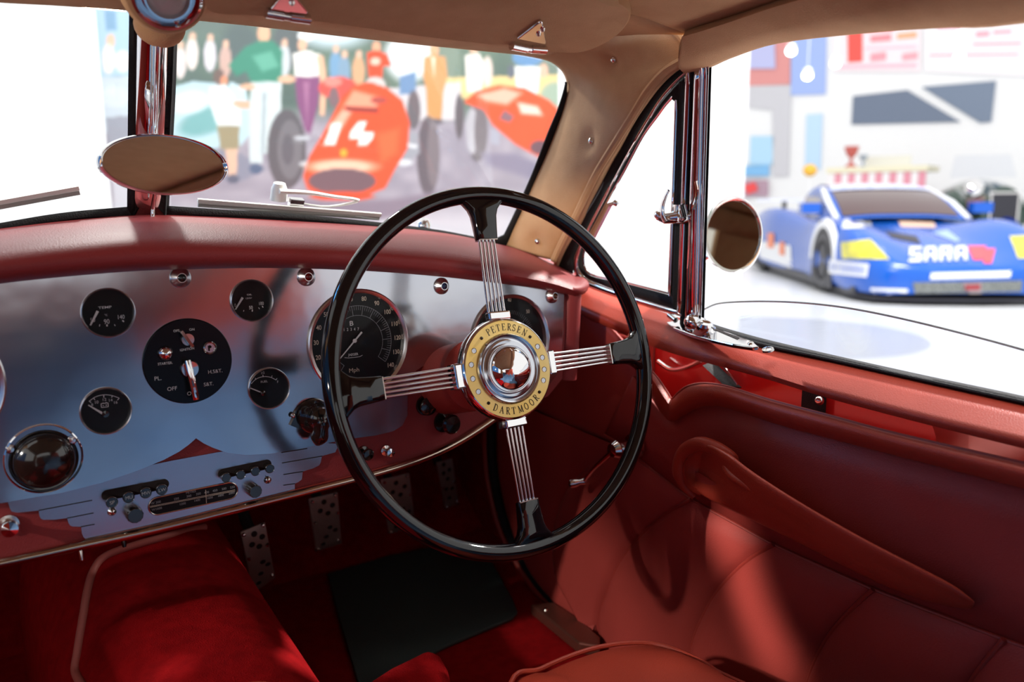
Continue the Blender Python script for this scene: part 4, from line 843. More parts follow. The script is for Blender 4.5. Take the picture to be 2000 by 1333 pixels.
# serif lettering made of strokes
def arc(cx, cy, rx, ry, a0, a1, n=10): return [(cx+rx*math.cos(math.radians(a0+(a1-a0)*k/n)), cy+ry*math.sin(math.radians(a0+(a1-a0)*k/n))) for k in range(n+1)]
TK, TN, SF = .13, .055, .055
def serif(x, y, w=.17): return ([(x-w, y), (x+w, y)], SF)
G = {'P': [([(.22, 0), (.22, 1)], TK), serif(.22, 0), ([(.05, 1), (.40, 1)], SF), ([(.40, 1)]+arc(.40, .75, .28, .25, 90, -90)+[(.22, .5)], .085)],
     'E': [([(.20, 0), (.20, 1)], TK), ([(.04, 1), (.66, 1), (.68, .80)], SF), ([(.04, 0), (.68, 0), (.72, .22)], SF), ([(.20, .52), (.52, .52)], SF), ([(.52, .42), (.52, .62)], SF)],
     'T': [([(.38, 0), (.38, 1)], TK), serif(.38, 0), ([(.02, .78), (.04, 1), (.72, 1), (.74, .78)], SF)],
     'R': [([(.22, 0), (.22, 1)], TK), serif(.22, 0), ([(.05, 1), (.40, 1)], SF), ([(.40, 1)]+arc(.40, .76, .26, .24, 90, -90)+[(.22, .52)], .085), ([(.38, .52), (.72, 0), (.84, 0)], .10)],
     'S': [(arc(.34, .76, .24, .24, 30, 270)+arc(.34, .27, .26, .25, 90, -150), .095), ([(.56, .74), (.58, 1)], SF), ([(.08, .0), (.09, .26)], SF)],
     'N': [([(.16, 0), (.16, 1)], TN), ([(.12, 1), (.72, 0)], .12), ([(.72, 0), (.72, 1)], TN), serif(.16, 0, .14), serif(.72, 1, .14), ([(.0, 1), (.2, 1)], SF)],
     'D': [([(.20, 0), (.20, 1)], TK), ([(.04, 1), (.36, 1)]+arc(.36, .5, .40, .5, 90, -90)+[(.04, 0)], .075)],
     'A': [([(.10, 0), (.42, 1)], TN), ([(.40, 1), (.76, 0)], .12), ([(.22, .34), (.64, .34)], SF), serif(.10, 0, .12), serif(.76, 0, .14)],
     'M': [([(.12, 0), (.18, 1)], TN), ([(.18, 1), (.50, .06)], .11), ([(.50, .06), (.84, 1)], TN), ([(.84, 1), (.90, 0)], TK), serif(.12, 0, .12), serif(.90, 0, .14), ([(.04, 1), (.2, 1)], SF), ([(.82, 1), (.96, 1)], SF)],
     'O': [(arc(.42, .5, .36, .5, 0, 360, 20), .09)]}
def glyph(mb, ch, pos, eu, ev, hgt, sx=.9):
    for P, w in G[ch]:
        for i in range(len(P)-1):
            p = V3(pos)+eu*(P[i][0]-.42)*hgt*sx+ev*(P[i][1]-.5)*hgt; q = V3(pos)+eu*(P[i+1][0]-.42)*hgt*sx+ev*(P[i+1][1]-.5)*hgt
            d = nrm(q-p); n_ = np.cross(Wn, d)*w*hgt/2; mb.add([p-n_-d*w*hgt*.2, q-n_+d*w*hgt*.2, q+n_+d*w*hgt*.2, p+n_-d*w*hgt*.2], [(0, 1, 2, 3)])
lt = MB()
for ch, (cx, cy) in zip('PETERSEN', ((415, 330), (467, 292), (523, 262), (588, 250), (640, 248), (693, 250), (747, 265), (812, 292))):
    pass
rP, aP = wpx(*hc(413, 332), RG); rN, aN = wpx(*hc(818, 293), RG)
wid = [.86, .86, .90, .92, .92, .80, .90, .98]
def run(word, a0, a1, widths, out):
    tot = sum(widths)-(widths[0]+widths[-1])/2; acc = 0
    for i, ch in enumerate(word):
        if i: acc += (widths[i-1]+widths[i])/2
        a = a0+(a1-a0)*acc/tot; er = math.cos(a)*Wu+math.sin(a)*Wv; et = np.cross(Wn, er)
        glyph(lt, ch, wp(.0503, a, RG+.0004), -et if out else et, er if out else -er, .0080, .82)
run('PETERSEN', aP, aN, wid, True)
rD, aD = wpx(*hc(503, 1108), RG); rR, aR = wpx(*hc(938, 1052), RG)
run('DARTMOOR', aD, aR, [1, .95, .92, .9, 1.08, 1, 1, .92], False)
lt.build('hub_lettering', INK, sw, smooth=False)
# column
cl0 = WC-Wn*.055; cl1 = WC-Wn*.30
col = thing('steering_column', 'red leather covered steering column running from the wheel hub into the dashboard', 'steering column', cl0)
MB().tube([cl0, cl0-Wn*.02, cl1], [.030, .046, .048], seg=32).build('leather_shroud', LEATHER_D, col)
MB().tube([cl0+Wn*.012, cl0-Wn*.004], [.024, .030], seg=28).build('collar', BAKE, col)
# ================================================================ RIGHT DOOR
dr = thing('door_1', 'red leather trimmed door with map pocket, armrest and pleated lower panel', None, (.86, .5, -.5), kind='structure')
def strip(name, rows_px, Xs, material, parent, n=70, extra=None, solid=.006, m=None):
    rows = [spl([atX(x, y, X(x) if callable(X) else X) for x, y in r], n) for r, X in zip(rows_px, Xs)]
    if extra: rows = extra(rows)
    if m: rows = loft(rows, n, m)
    o = MB().grid(rows).build(name, material, parent, sharp=75); mod_solid(o, solid) if solid else None; return o
# belt rail: seal edge, crest, underside
b_out = [(1132, 548), (1180, 566), (1240, 594), (1330, 628), (1420, 660), (1477, 678), (1620, 702), (1800, 742), (2000, 787), (2200, 832)]
b_out = [(1114, 546), (1170, 567), (1240, 592), (1330, 622), (1420, 659), (1500, 680), (1620, 704), (1800, 744), (2000, 789), (2300, 857)]
b_cr0 = [(1118, 588), (1180, 614), (1255, 645), (1330, 670), (1405, 692), (1500, 722), (1620, 758), (1800, 803), (2000, 850), (2300, 922)]
b_cr1 = [(1118, 596), (1180, 622), (1255, 655), (1330, 680), (1405, 702), (1500, 732), (1620, 769), (1800, 815), (2000, 862), (2300, 934)]
b_low = [(1118, 606), (1180, 636), (1255, 670), (1330, 696), (1405, 716), (1500, 742), (1620, 779), (1800, 827), (2000, 877), (2300, 952)]
Xo = lambda x: .872; Xc = lambda x: .838; 
strip('belt_rail', [b_out, [((a[0]+b[0])/2, (a[1]+b[1])/2) for a, b in zip(b_out, b_cr0)], b_cr0, b_cr1, b_low, [(x+4, y-4) for x, y in b_low]], [.884, .862, .841, .834, .836, .850], LEATHER, dr, n=80)
# rubber channel along the glass
strip('glass_channel', [[(1372, 626), (1420, 642), (1500, 664), (1620, 692), (1800, 732), (2000, 774), (2300, 842)], [(1368, 630), (1420, 652), (1500, 672), (1620, 699), (1800, 739), (2000, 783), (2300, 850)], [(1366, 640), (1420, 660), (1500, 680), (1620, 705), (1800, 746), (2000, 790), (2300, 858)]], [.892, .884, .884], RUBBER, dr, n=60, solid=.012)
MB().tube(spl([atX(x, y, .882) for x, y in ((1425, 656), (1500, 676), (1620, 702), (1800, 742), (2000, 786), (2200, 830))], 50), .0022, seg=8).build('inner_felt_bead', RUBBER, dr)
# pocket lip roll
lip_t = [(1262, 712), (1285, 738), (1303, 765), (1312, 777), (1326, 764), (1345, 752), (1375, 747), (1420, 753), (1500, 778), (1620, 810), (1750, 845), (2000, 903), (2300, 973)]
lip_b = [(1252, 742), (1270, 772), (1292, 808), (1312, 824), (1336, 812), (1362, 798), (1395, 793), (1440, 804), (1520, 830), (1640, 862), (1760, 893), (2000, 955), (2300, 1032)]
def mix(a, b, t): return [(p[0]*(1-t)+q[0]*t, p[1]*(1-t)+q[1]*t) for p, q in zip(a, b)]
strip('pocket_lip', [mix(lip_t, lip_b, t) for t in (.02, 0, .12, .35, .62, .85, 1.0)], [.858, .846, .836, .829, .829, .838, .848], LEATHER, dr, n=110, solid=0)
MB().tube(spl([atX(x, y+3, .842) for x, y in lip_t], 110), .0022, seg=8).build('lip_piping', PIPING, dr)
# flat upper panel
seam = [(1180, 850), (1215, 872), (1250, 900), (1300, 940), (1350, 976), (1430, 1020), (1510, 1064), (1610, 1110), (1705, 1152), (1830, 1200), (1960, 1250), (2100, 1300), (2300, 1370)]
up_t = [(1235, 735), (1255, 762), (1285, 800), (1312, 818), (1345, 800), (1400, 792), (1470, 812), (1560, 838), (1660, 866), (1790, 900), (1950, 942), (2100, 980), (2300, 1032)]
strip('upper_panel', [up_t, mix(up_t, seam, .25), mix(up_t, seam, .6), seam], [.848, .846, .846, .846], LEATHER_D, dr, n=80)
# forward part of the door inside, beyond the wheel
fr = [[(1150, 600), (1190, 640), (1240, 690), (1262, 715), (1300, 700)], [(1040, 640), (1100, 690), (1180, 750), (1235, 790), (1290, 820)], [(985, 740), (1050, 790), (1130, 830), (1215, 872), (1300, 910)]]
strip('front_panel', [[(1120, 586), (1160, 615), (1200, 650), (1240, 700), (1262, 735)], [(1040, 650), (1090, 690), (1150, 735), (1205, 775), (1262, 815)], [(975, 760), (1030, 800), (1095, 835), (1150, 850), (1215, 875)]], [.856, .852, .850], LEATHER_D, dr, n=40, m=20)
MB().tube(spl([atX(x, y, .845) for x, y in seam], 110), .0026, seg=8).build('seam_piping', PIPING, dr)
# pleated pads
bnd = [[(972, 770), (975, 850), (980, 940), (1004, 1040), (1040, 1120), (1095, 1185), (1175, 1255)],
       [(1215, 874), (1160, 905), (1115, 950), (1090, 1010), (1085, 1080), (1100, 1140), (1170, 1215)],
       [(1350, 976), (1300, 1006), (1248, 1052), (1212, 1100), (1190, 1150), (1172, 1215), (1180, 1320)],
       [(1510, 1064), (1458, 1098), (1405, 1152), (1376, 1200), (1354, 1255), (1345, 1320), (1345, 1400)],
       [(1705, 1152), (1655, 1200), (1615, 1250), (1585, 1310), (1565, 1380), (1550, 1450), (1540, 1520)],
       [(1960, 1250), (1912, 1310), (1875, 1370), (1850, 1430), (1830, 1500), (1815, 1570), (1800, 1640)],
       [(2250, 1352), (2200, 1420), (2160, 1500), (2130, 1580), (2100, 1650), (2080, 1720), (2060, 1790)]]
def pad(A, B, k, bulge=.016):
    n, m_ = 26, 22; a = spl([atX(x, y, .846) for x, y in A], n); b = spl([atX(x, y, .846) for x, y in B], n); rows = []
    for j in range(m_):
        s = j/(m_-1); r = []
        for i in range(n):
            t = i/(n-1); w = (1-(2*s-1)**2)**.45; e = min(1., t*5)**.5
            r.append(a[i]*(1-s)+b[i]*s-np.array([bulge*w*e+.004, 0, 0]))
        rows.append(r)
    MB().grid(rows).build('pleated_pad', LEATHER_D, dr, sharp=80)
for k in range(1, len(bnd)-1): pad(bnd[k], bnd[k+1], k)
pad(bnd[0], bnd[1], 0, .006)
for B in bnd[2:6]: MB().tube(spl([atX(x, y, .8405) for x, y in B], 40), .0030, seg=8).build('pleat_piping', PIPING, dr)
MB().plate([(.862, 1.18, -.18), (.862, -1.0, -.24), (.862, -1.0, -.76), (.862, .9, -.76), (.862, 1.18, -.62)], np.array([-1., 0, 0]), .02).build('door_board', LEATHER_D, dr, smooth=False) if False else None
# door board behind the pads, with the map pocket opening above
bd = MB(); bd.plate([(.868, 1.2, -.36), (.868, .9, -.30), (.868, .2, -.30), (.868, -1.0, -.32), (.868, -1.0, -.74), (.868, 1.0, -.74), (.868, 1.2, -.6)], np.array([-1., 0, 0]), .012); bd.build('door_board', LEATHER_D, dr, smooth=False)
MB().box((.935, .34, -.365), .006, .86, .143).build('pocket_back', PAINT, dr, smooth=False)
MB().plate([(.925, .93, -.225), (.925, 1.2, -.21), (.925, 1.2, -.4), (.925, .93, -.4)], np.array([-1., 0, 0]), .01).build('pocket_front_panel', LEATHER_D, dr, smooth=False)
MB().tube([atX(1385, 712, .915), atX(1436, 760, .915)], .014, seg=4, flat=.3).build('brace', RUBBER, dr)
MB().tube([atX(1412, 714, .912), atX(1440, 752, .912)], .0015, seg=6).build('brace_edge', CHROMED, dr)
MB().box(atX(1590, 785, .920), .010, .012, .018).build('regulator_bracket', RUBBER, dr); MB().sphere(atX(1600, 783, .905), .006).build('regulator_bolt', CHROMED, dr)
MB().tube(spl([atX(x, y, .915) for x, y in ((1285, 706), (1310, 722), (1340, 718), (1370, 705))], 12), .0035, seg=8).build('regulator_rod', CHROMED, dr)
# crumpled pink lining at the back of the pocket
g = []
rs = np.random.RandomState(5)
for i in range(10):
    g.append([np.array([.91+.012*math.sin(j*1.3+i*.9)+.006*rs.rand(), .47-.05*j/1.5, -.25-.02*i]) for j in range(14)])
MB().grid(loft(g, 50, 30)).build('pocket_lining', PIPINK, dr)
# armrest pull
sta = [((1336, 900), 26, .842), ((1348, 906), 38, .826), ((1372, 912), 46, .806), ((1402, 930), 48, .795), ((1440, 954), 44, .790), ((1500, 988), 39, .790), ((1580, 1032), 35, .795), ((1680, 1086), 33, .802), ((1780, 1134), 30, .812), ((1850, 1162), 22, .822), ((1895, 1181), 10, .834), ((1902, 1184), 3, .842)]
cp = spl([(x, y, X) for (x, y), w, X in sta], 60); cw = spl([(w, 0, 0) for _, w, X in sta], 60); rows = []
for i, (p, w) in enumerate(zip(cp, cw)):
    q = cp[min(i+1, 59)]-cp[max(i-1, 0)]; t = nrm(np.array([q[0], q[1], 0])); npx = np.array([-t[1], t[0]]); w_ = max(1.5, w[0]); 
    row = []; dish = .030*max(0, 1-i/24)**.8
    for k in range(21):
        a = 2*math.pi*k/20; s = math.copysign(abs(math.sin(a))**.8, math.sin(a)); c_ = math.cos(a)
        row.append(atX(p[0]+npx[0]*w_*s, p[1]+npx[1]*w_*s, p[2]-c_*.012*(1 if c_ > 0 else 1.2)+dish*max(0, 1-(math.sin(a)/.8)**2)*(c_ > 0)+(-.012 if s < 0 else .006)*abs(s)))
    rows.append(row)
arm = MB().grid(rows).build('armrest_pull', LEATHER, dr, sharp=80)
# bolster that joins the pull to the door below
bl = []
for i in range(4, 60):
    p, w = cp[i], cw[i][0]; q = cp[min(i+1, 59)]-cp[max(i-1, 0)]; t = nrm(np.array([q[0], q[1], 0])); n2 = np.array([-t[1], t[0]]); w = max(1.5, w)
    bl.append([atX(p[0]+n2[0]*w*k_, p[1]+n2[1]*w*k_, X_) for k_, X_ in ((.3, p[2]), (.85, p[2]+.004), (.98, p[2]+.020), (1.02, .850))])
MB().grid(bl).build('armrest_base', LEATHER_D, dr, sharp=80)
lobe = []
for i, a in enumerate(np.linspace(math.radians(95), math.radians(330), 24)):
    ca, sa = math.cos(a), math.sin(a)
    lobe.append([atX(1372+48*rr*ca, 918+52*rr*sa, X_) for rr, X_ in ((1.0, .850), (.99, .826), (.9, .806), (.74, .800), (.5, .812), (.05, .818))])
MB().grid(lobe).build('armrest_lobe', LEATHER, dr, sharp=80)
MB().tube(spl([atX(x, y, X) for x, y, X in ((1356, 972, .818), (1336, 948, .812), (1328, 918, .808), (1334, 888, .806), (1352, 872, .804), (1374, 868, .802), (1402, 878, .802), (1430, 892, .806), (1440, 902, .820))], 40), list(np.interp(np.linspace(0, 1, 40), [0, .2, .75, 1], [.004, .0105, .0095, .003])), seg=14).build('armrest_rim', LEATHER, dr)
MB().tube(spl([atX(x, y, X) for x, y, X in ((1421, 893, .802), (1419, 910, .794), (1430, 930, .786), (1460, 950, .782), (1510, 978, .782), (1570, 1006, .786), (1650, 1050, .792))], 40), list(np.interp(np.linspace(0, 1, 40), [0, .2, .6, 1], [.003, .006, .0055, .001])), seg=12).build('armrest_welt', LEATHER, dr)
# window crank
k0 = atX(1206, 878, .805); kn = np.array([-1., 0, 0])
ck = thing('window_crank', 'chrome window winder on the door seen through the wheel', 'window winder', k0)
MB().lathe([(.020, -.036), (.018, -.030), (.010, -.026), (.009, -.008), (.012, -.002), (.014, .004), (.010, .012), (0, .014)], k0, kn, 28).build('pivot_boss', CHROME, ck)
k1 = atX(1142, 940, .800); MB().tube(spl([k0+kn*.004, (k0+k1)/2+kn*.008, k1], 10), [.0095, .009, .0085, .008, .007, .0065, .006, .006, .006, .005], seg=14, flat=.55).build('arm', CHROME, ck)
MB().lathe([(.004, -.004), (.006, .002), (.0045, .008), (.0075, .016), (.0065, .024), (0, .027)], k1, nrm(kn+np.array([0, .5, -.15])), 22).build('knob', CHROME, ck)
# --- door pillar, quarter light
pX = lambda y: .800+(y-125)/515*.070
def pp(x, y, off=0): return atX(x, y, pX(y)-off)
def bar(name, xs_top, xs_bot, y0, y1, mats, parent, off=0.0, thick=.010, mid=None):
    A = [pp(xs_top[0]+(xs_bot[0]-xs_top[0])*t, y0+(y1-y0)*t, off) for t in np.linspace(0, 1, 16)]
    B = [pp(xs_top[1]+(xs_bot[1]-xs_top[1])*t, y0+(y1-y0)*t, off) for t in np.linspace(0, 1, 16)]
    rows = []
    for s in np.linspace(0, 1, 7):
        rows.append([a*(1-s)+b*s-np.array([.004*math.sin(math.pi*s), 0, 0]) for a, b in zip(A, B)])
    o = MB().grid(rows).build(name, mats, parent, sharp=80); mod_solid(o, thick); return o
dp = thing('door_pillar', 'slim chrome door pillar bar between quarter light and side window', 'pillar', pp(1360, 400))
bar('chrome_channel', (1355, 1370), (1335, 1356), 124, 640, CHROME, dp, .006)
bar('chrome_edge', (1370, 1375), (1356, 1361), 122, 636, CHROME, dp, .012)
bar('rubber_channel', (1374, 1386), (1361, 1371), 122, 636, RUBBER, dp, .000)
bar('dark_gap', (1350, 1356), (1332, 1336), 128, 638, RUBBER, dp, .004)
MB().tube(spl([pp(x, y, .018) for x, y in ((1359, 354), (1362, 372), (1359, 392), (1354, 408))], 12), [.0022]*12, seg=8).build('spare_hook', CHROME, dp)
qw = thing('quarter_light', 'triangular opening quarter light with chrome frame and catch ahead of the door', 'quarter window', pp(1250, 500))
# outer outline of the quarter light and inner glass line (pixels)
q_out = [(1350, 129), (1324, 150), (1304, 171), (1283, 198), (1260, 235), (1234, 280), (1208, 330), (1178, 383), (1152, 434), (1129, 480), (1119, 510), (1124, 540), (1146, 560), (1210, 584), (1290, 608), (1334, 620)]
q_r1 = [(1342, 145), (1328, 157), (1310, 176), (1290, 200), (1268, 235), (1241, 280), (1213, 330), (1184, 386), (1158, 436), (1137, 482), (1128, 508), (1132, 530), (1152, 547), (1214, 571), (1293, 596), (1324, 604)]
q_r2 = [(1326, 178), (1315, 186), (1299, 203), (1283, 225), (1263, 252), (1247, 278), (1216, 337), (1188, 386), (1165, 430), (1147, 472), (1138, 500), (1142, 528), (1160, 541), (1222, 555), (1302, 576), (1318, 580)]
q_in = [(1322, 186), (1313, 193), (1300, 208), (1285, 229), (1266, 254), (1250, 280), (1219, 339), (1191, 388), (1168, 432), (1150, 474), (1142, 500), (1146, 524), (1162, 536), (1220, 549), (1301, 569), (1311, 571)]
def qstrip(A, B, offa, offb, name, m, n=90, par=qw, th_=.003):
    a = spa([pp(x, y, offa) for x, y in A], n); b = spa([pp(x, y, offb) for x, y in B], n)
    o = MB().grid([a, [(p+q)/2-np.array([.002, 0, 0]) for p, q in zip(a, b)], b]).build(name, m, par, sharp=80); mod_solid(o, th_); return o
qstrip(q_out, q_r1, .006, .004, 'chrome_frame', CHROME); qstrip(q_r1, q_r2, .000, .000, 'rubber_seal', RUBBER); MB().tube(spa([pp((x+u)/2, (y+v)/2, .001) for (x, y), (u, v) in zip(q_r2, q_in)], 90), .0019, seg=8).build('inner_frame', CHROME, qw)
bar('frame_upright', (1338, 1351), (1322, 1333), 140, 612, CHROME, qw, .006)
bar('rubber_upright', (1326, 1338), (1312, 1323), 160, 600, RUBBER, qw, .002)
bar('glass_edge_bar', (1319, 1326), (1308, 1312), 196, 578, CHROME, qw, .004)
P = [pp(x, y, -.001) for x, y in q_in]; MB().plate(P, np.array([-1., 0, 0]), .004).build('glass_pane', GLASS, qw, smooth=False)
# pivot arm on its lower front edge
MB().plate([pp(x, y, .010) for x, y in ((1183, 396), (1196, 402), (1161, 470), (1148, 460))], np.array([-1., 0, 0]), .006).build('front_bracket', CHROME, qw, smooth=False)
MB().sphere(pp(1203, 397, .010), .0050).build('pivot_screw', CHROME, qw); MB().tube([pp(1190, 400, .010), pp(1203, 397, .010)], .0028, seg=10).build('pivot_pin', CHROME, qw)
MB().plate([pp(x, y, .003) for x, y in ((1342, 147), (1338, 200), (1322, 202), (1312, 194), (1313, 176))], np.array([-1., 0, 0]), .004).build('corner_rubber', RUBBER, qw, smooth=False)
# catch
c = pp(1325, 424, .022); MB().tube([pp(1336, 424, .010), pp(1320, 425, .026), pp(1300, 427, .032), pp(1286, 422, .034)], [.010, .0088, .0075, .0060], seg=16).build('catch_barrel', CHROME, qw)
MB().sphere(pp(1286, 420, .034), .0062, sc=(1, 1, 1)).build('catch_knob', CHROME, qw)
MB().tube(spl([pp(1300, 432, .040), pp(1294, 420, .042), pp(1294, 402, .040), pp(1300, 384, .038), pp(1306, 372, .036)], 16), list(np.interp(np.linspace(0, 1, 16), [0, .3, 1], [.0060, .0050, .0026])), seg=12, flat=.6).build('catch_lever', CHROME, qw)
MB().box(pp(1328, 412, .020), .007, .007, .008).build('catch_block', CHROME, qw)
# black weather strips around the door opening
def seal(name, A, B, X1, X2, m=RUBBER, kind='structure'):
    a = spa([atX(x, y, X1(y)) for x, y in A], 70); b = spa([atX(x, y, X2(y)) for x, y in B], 70)
    o = MB().grid([a, [(p+q)/2-np.array([.003, .0, 0]) for p, q in zip(a, b)], b]).build(name, m, None, sharp=80); mod_solid(o, .004); tagit(o, kind=kind); return o
fX = lambda y: .800+(y-124)/400*.032
seal('trim_7', [(1342, 116), (1313, 137), (1288, 161), (1265, 190), (1239, 226), (1210, 280), (1185, 323), (1155, 381), (1129, 435), (1102, 480), (1088, 509), (1080, 530)], [(1352, 128), (1326, 149), (1306, 170), (1285, 197), (1262, 234), (1236, 279), (1210, 329), (1180, 382), (1154, 433), (1131, 479), (1121, 508), (1119, 535)], fX, lambda y: pX(y)-.004)
o = MB().tube(spl([atX(x, y, .822) for x, y in ((1130, 436), (1160, 388), (1192, 332), (1220, 290))], 40), .0028, seg=6).build('trim_8', mat('grey_zip', (.06, .07, .08), .5)); tagit(o, kind='structure')
# top weather strip above side window
o = MB().grid([spl([atX(x, y, .806) for x, y in ((1352, 126), (1386, 120), (1430, 101), (1520, 71), (1560, 62))], 30), spl([atX(x, y, .815) for x, y in ((1352, 118), (1386, 110), (1430, 92), (1520, 62), (1560, 54))], 30)]).build('trim_9', mat('wine_strip', (.10, .02, .02), .4)); mod_solid(o, .006); tagit(o, kind='structure')
# door opening seal down to the sill
ds = [(1118, 590), (1030, 640), (980, 720), (962, 800), (960, 870), (966, 940), (985, 1020), (1015, 1085), (1055, 1145), (1105, 1195), (1180, 1262), (1240, 1310)]
o = MB().tube(spl([atX(x, y, .852) for x, y in ds], 70), .0090, seg=12).build('trim_10', RUBBER); tagit(o, kind='structure')
o = MB().tube(spl([atX(x-12, y+4, .850) for x, y in ds[3:]], 50), .0065, seg=10).build('trim_11', PIPING); tagit(o, kind='structure')
# side window glass, wound half down with a curved upper edge
sg = thing('side_window', 'side window glass wound half down, its curved upper edge showing above the sill', 'window glass', atX(1700, 660, .90))
ge = [(1372, 606), (1400, 594), (1440, 590), (1500, 589), (1570, 592), (1650, 601), (1740, 618), (1850, 644), (2000, 684), (2200, 744)]
gb = [(1372, 640), (1460, 672), (1600, 708), (1800, 754), (2000, 800), (2200, 850)]
P = [atX(x, y, .893) for x, y in ge]+[atX(x, y, .893) for x, y in gb[::-1]]
MB().plate(P, np.array([-1., 0, 0]), .004).build('glass_pane', SIDEG, sg, smooth=False)
MB().tube(spl([atX(x, y, .895) for x, y in ge], 60), .0013, seg=6).build('polished_edge', mat('glass_edge', (.30, .34, .34), .15, .3), sg)
# lock escutcheon with ball
es = thing('door_lock_fitting', 'chrome boat shaped lock fitting with ball knob on the door sill', 'lock', atX(1380, 650, .86))
Pb = [(1290, 622), (1300, 621), (1330, 624), (1365, 634), (1400, 642), (1440, 655), (1470, 667), (1482, 677), (1470, 679), (1430, 673), (1390, 664), (1350, 653), (1315, 640)]
SZ = nrm(np.array([-.32, 0, .95])); S0 = atX(1385, 655, .862); 
def sill(x, y, h=0): return atP(x, y, S0+SZ*h, SZ)
o = MB().plate([sill(x, y, .005) for x, y in Pb], SZ, .006).build('base_plate', CHROME, es, smooth=False); mod_bevel(o, .0016, 3)
MB().plate([sill(x, y, .0056) for x, y in ((1388, 641), (1395, 640), (1444, 660), (1440, 663))], SZ, .001).build('slot', DARK, es, smooth=False)
MB().tube(spl([sill(1376, 647, .004), sill(1376, 643, .014), sill(1376, 636, .024), sill(1377, 631, .028)], 9), [.017, .016, .0145, .013, .012, .0115, .010, .007, .002], seg=22, flat=.75).build('pedestal', CHROME, es)
c = sill(1352, 629, .020); MB().sphere(c, .0115, 24, 14).build('ball_knob', CHROME, es); 
MB().tube([c, c+np.array([.010, -.002, -.002]), c+np.array([.018, -.005, -.004])], [.0085, .0095, .008], seg=20).build('ball_socket', CHROME, es)
MB().tube([sill(1320, 626, .012), sill(1308, 616, .016)], [.0042, .0048], seg=12).build('thumb_screw', CHROMED, es)
MB().lathe([(0, .002), (.003, .0018), (.0044, 0)], sill(1466, 671, .005), SZ, 16).build('screw', CHROMED, es)
c = sill(1500, 685, -.001); sc_ = MB().lathe([(.0078, 0), (.0072, .0024), (.0050, .0026), (.0046, .0014), (.003, .0022), (0, .0028)], c, SZ, 24).build('sill_screw', CHROMED); tagit(sc_, 'chrome cup washer screw on the sill beyond the lock fitting', 'screw')
c = sill(1333, 640, -.004)
# ================================================================ OUTSIDE MIRROR
oc = atX(1431, 460, 1.02); on = nrm(np.array([-.72, -.66, .06])); q1 = atP(1431, 383, oc, on); q2 = atP(1431, 538, oc, on); q3 = atP(1374, 462, oc, on); q4 = atP(1491, 458, oc, on)
oc = (q1+q2+q3+q4)/4; mu = nrm(q4-q3); au = np.linalg.norm(q4-q3)/2; av = np.linalg.norm(q1-q2)/2
th = thing('wing_mirror', 'round chrome rimmed wing mirror outside the side window, in front of the blue car', 'mirror', oc)
MB().lathe([(.86, .001), (.88, .005), (.94, .0085), (.985, .004), (1.0, -.001), (.97, -.012), (.7, -.026), (.3, -.032), (0, -.033)], oc, on, 72, u=mu, sx=au, sy=av).build('chrome_shell', CHROME, th)
MB().lathe([(0, .0012), (.88, .0012)], oc, on, 64, u=mu, sx=au, sy=av).build('mirror_glass', mat('dark_mirror', (.55, .53, .46), .02, 1.0), th)
MB().tube(spl([oc-on*.025, atX(1385, 500, 1.035), atX(1356, 530, 1.02), atX(1348, 600, .985), atX(1345, 640, .97), atX(1345, 640, .97)+np.array([-.003, 0, -.16])], 20), .006, seg=12).build('stalk', CHROME, th)
# ================================================================ FLOOR AREA
# transmission tunnel
th = thing('transmission_tunnel', 'scarlet carpet covered transmission tunnel with red piping beside the pedals', 'tunnel', (CX, .9, FLZ))
rows = []
for y, hw, tz in ((.35, .125, -.50), (.6, .125, -.50), (.78, .132, -.485), (.92, .138, -.475), (1.05, .142, -.462), (1.2, .146, -.44), (1.4, .150, -.41)):
    row = []
    for k in range(33):
        a = math.pi*k/32; cx_ = math.cos(a); sx_ = math.sin(a)
        row.append(np.array([CX-.02+hw*math.copysign(abs(cx_)**.75, cx_), y, FLZ+(tz-FLZ)*sx_**.6]))
    rows.append(row)
MB().grid(loft(rows, 50, 30)).build('carpet_hump', CARPET, th, sharp=80)
tb = BVHTree.FromPolygons([tuple(p) for r in loft(rows, 50, 30) for p in r], [(i*50+j, i*50+j+1, (i+1)*50+j+1, (i+1)*50+j) for i in range(29) for j in range(49)])
def on_tree(bt, pts, back=.004, dflt=None):
    out = []
    for x, y in pts:
        p, n = hit(bt, x, y)
        if p is not None: out.append(p*(1-back/np.linalg.norm(p)))
        elif dflt is not None: out.append(dflt(x, y))
    return out
pipe = [(164, 1345), (148, 1312), (152, 1275), (162, 1210), (172, 1150), (184, 1112), (205, 1088), (250, 1070), (320, 1050), (400, 1030), (460, 1018)]
P = on_tree(tb, pipe, .004); MB().tube(spl(P, 60), .0052, seg=10).build('piping', PIPINK, th)
g0, n0 = hit(tb, 488, 1405)
gt = thing('gear_lever_gaiter', 'rolled red leather collar at the bottom picture edge on the tunnel carpet', 'gear gaiter', g0)
MB().lathe([(.055, -.012), (.049, .002), (.044, .007), (.038, .003), (.030, .006), (.012, .008), (0, .009)], g0, nrm(np.array([0, -.15, 1])), 40).build('leather_collar', LEATHER, gt)
# carpeted hump edge in front of the driver seat
bx = [atZ(x, y, -.60) for x, y in ((690, 1345), (760, 1300), (838, 1262), (862, 1275), (876, 1300), (885, 1345), (900, 1450), (690, 1450))]
o = MB().plate(bx, np.array([0, 0, 1.]), .118).build('seat_riser', CARPET, smooth=True); mod_bevel(o, .014, 4, 50); mod = o
tagit(o, 'block of scarlet carpet rising at the bottom edge left of the driver seat', 'carpet block')
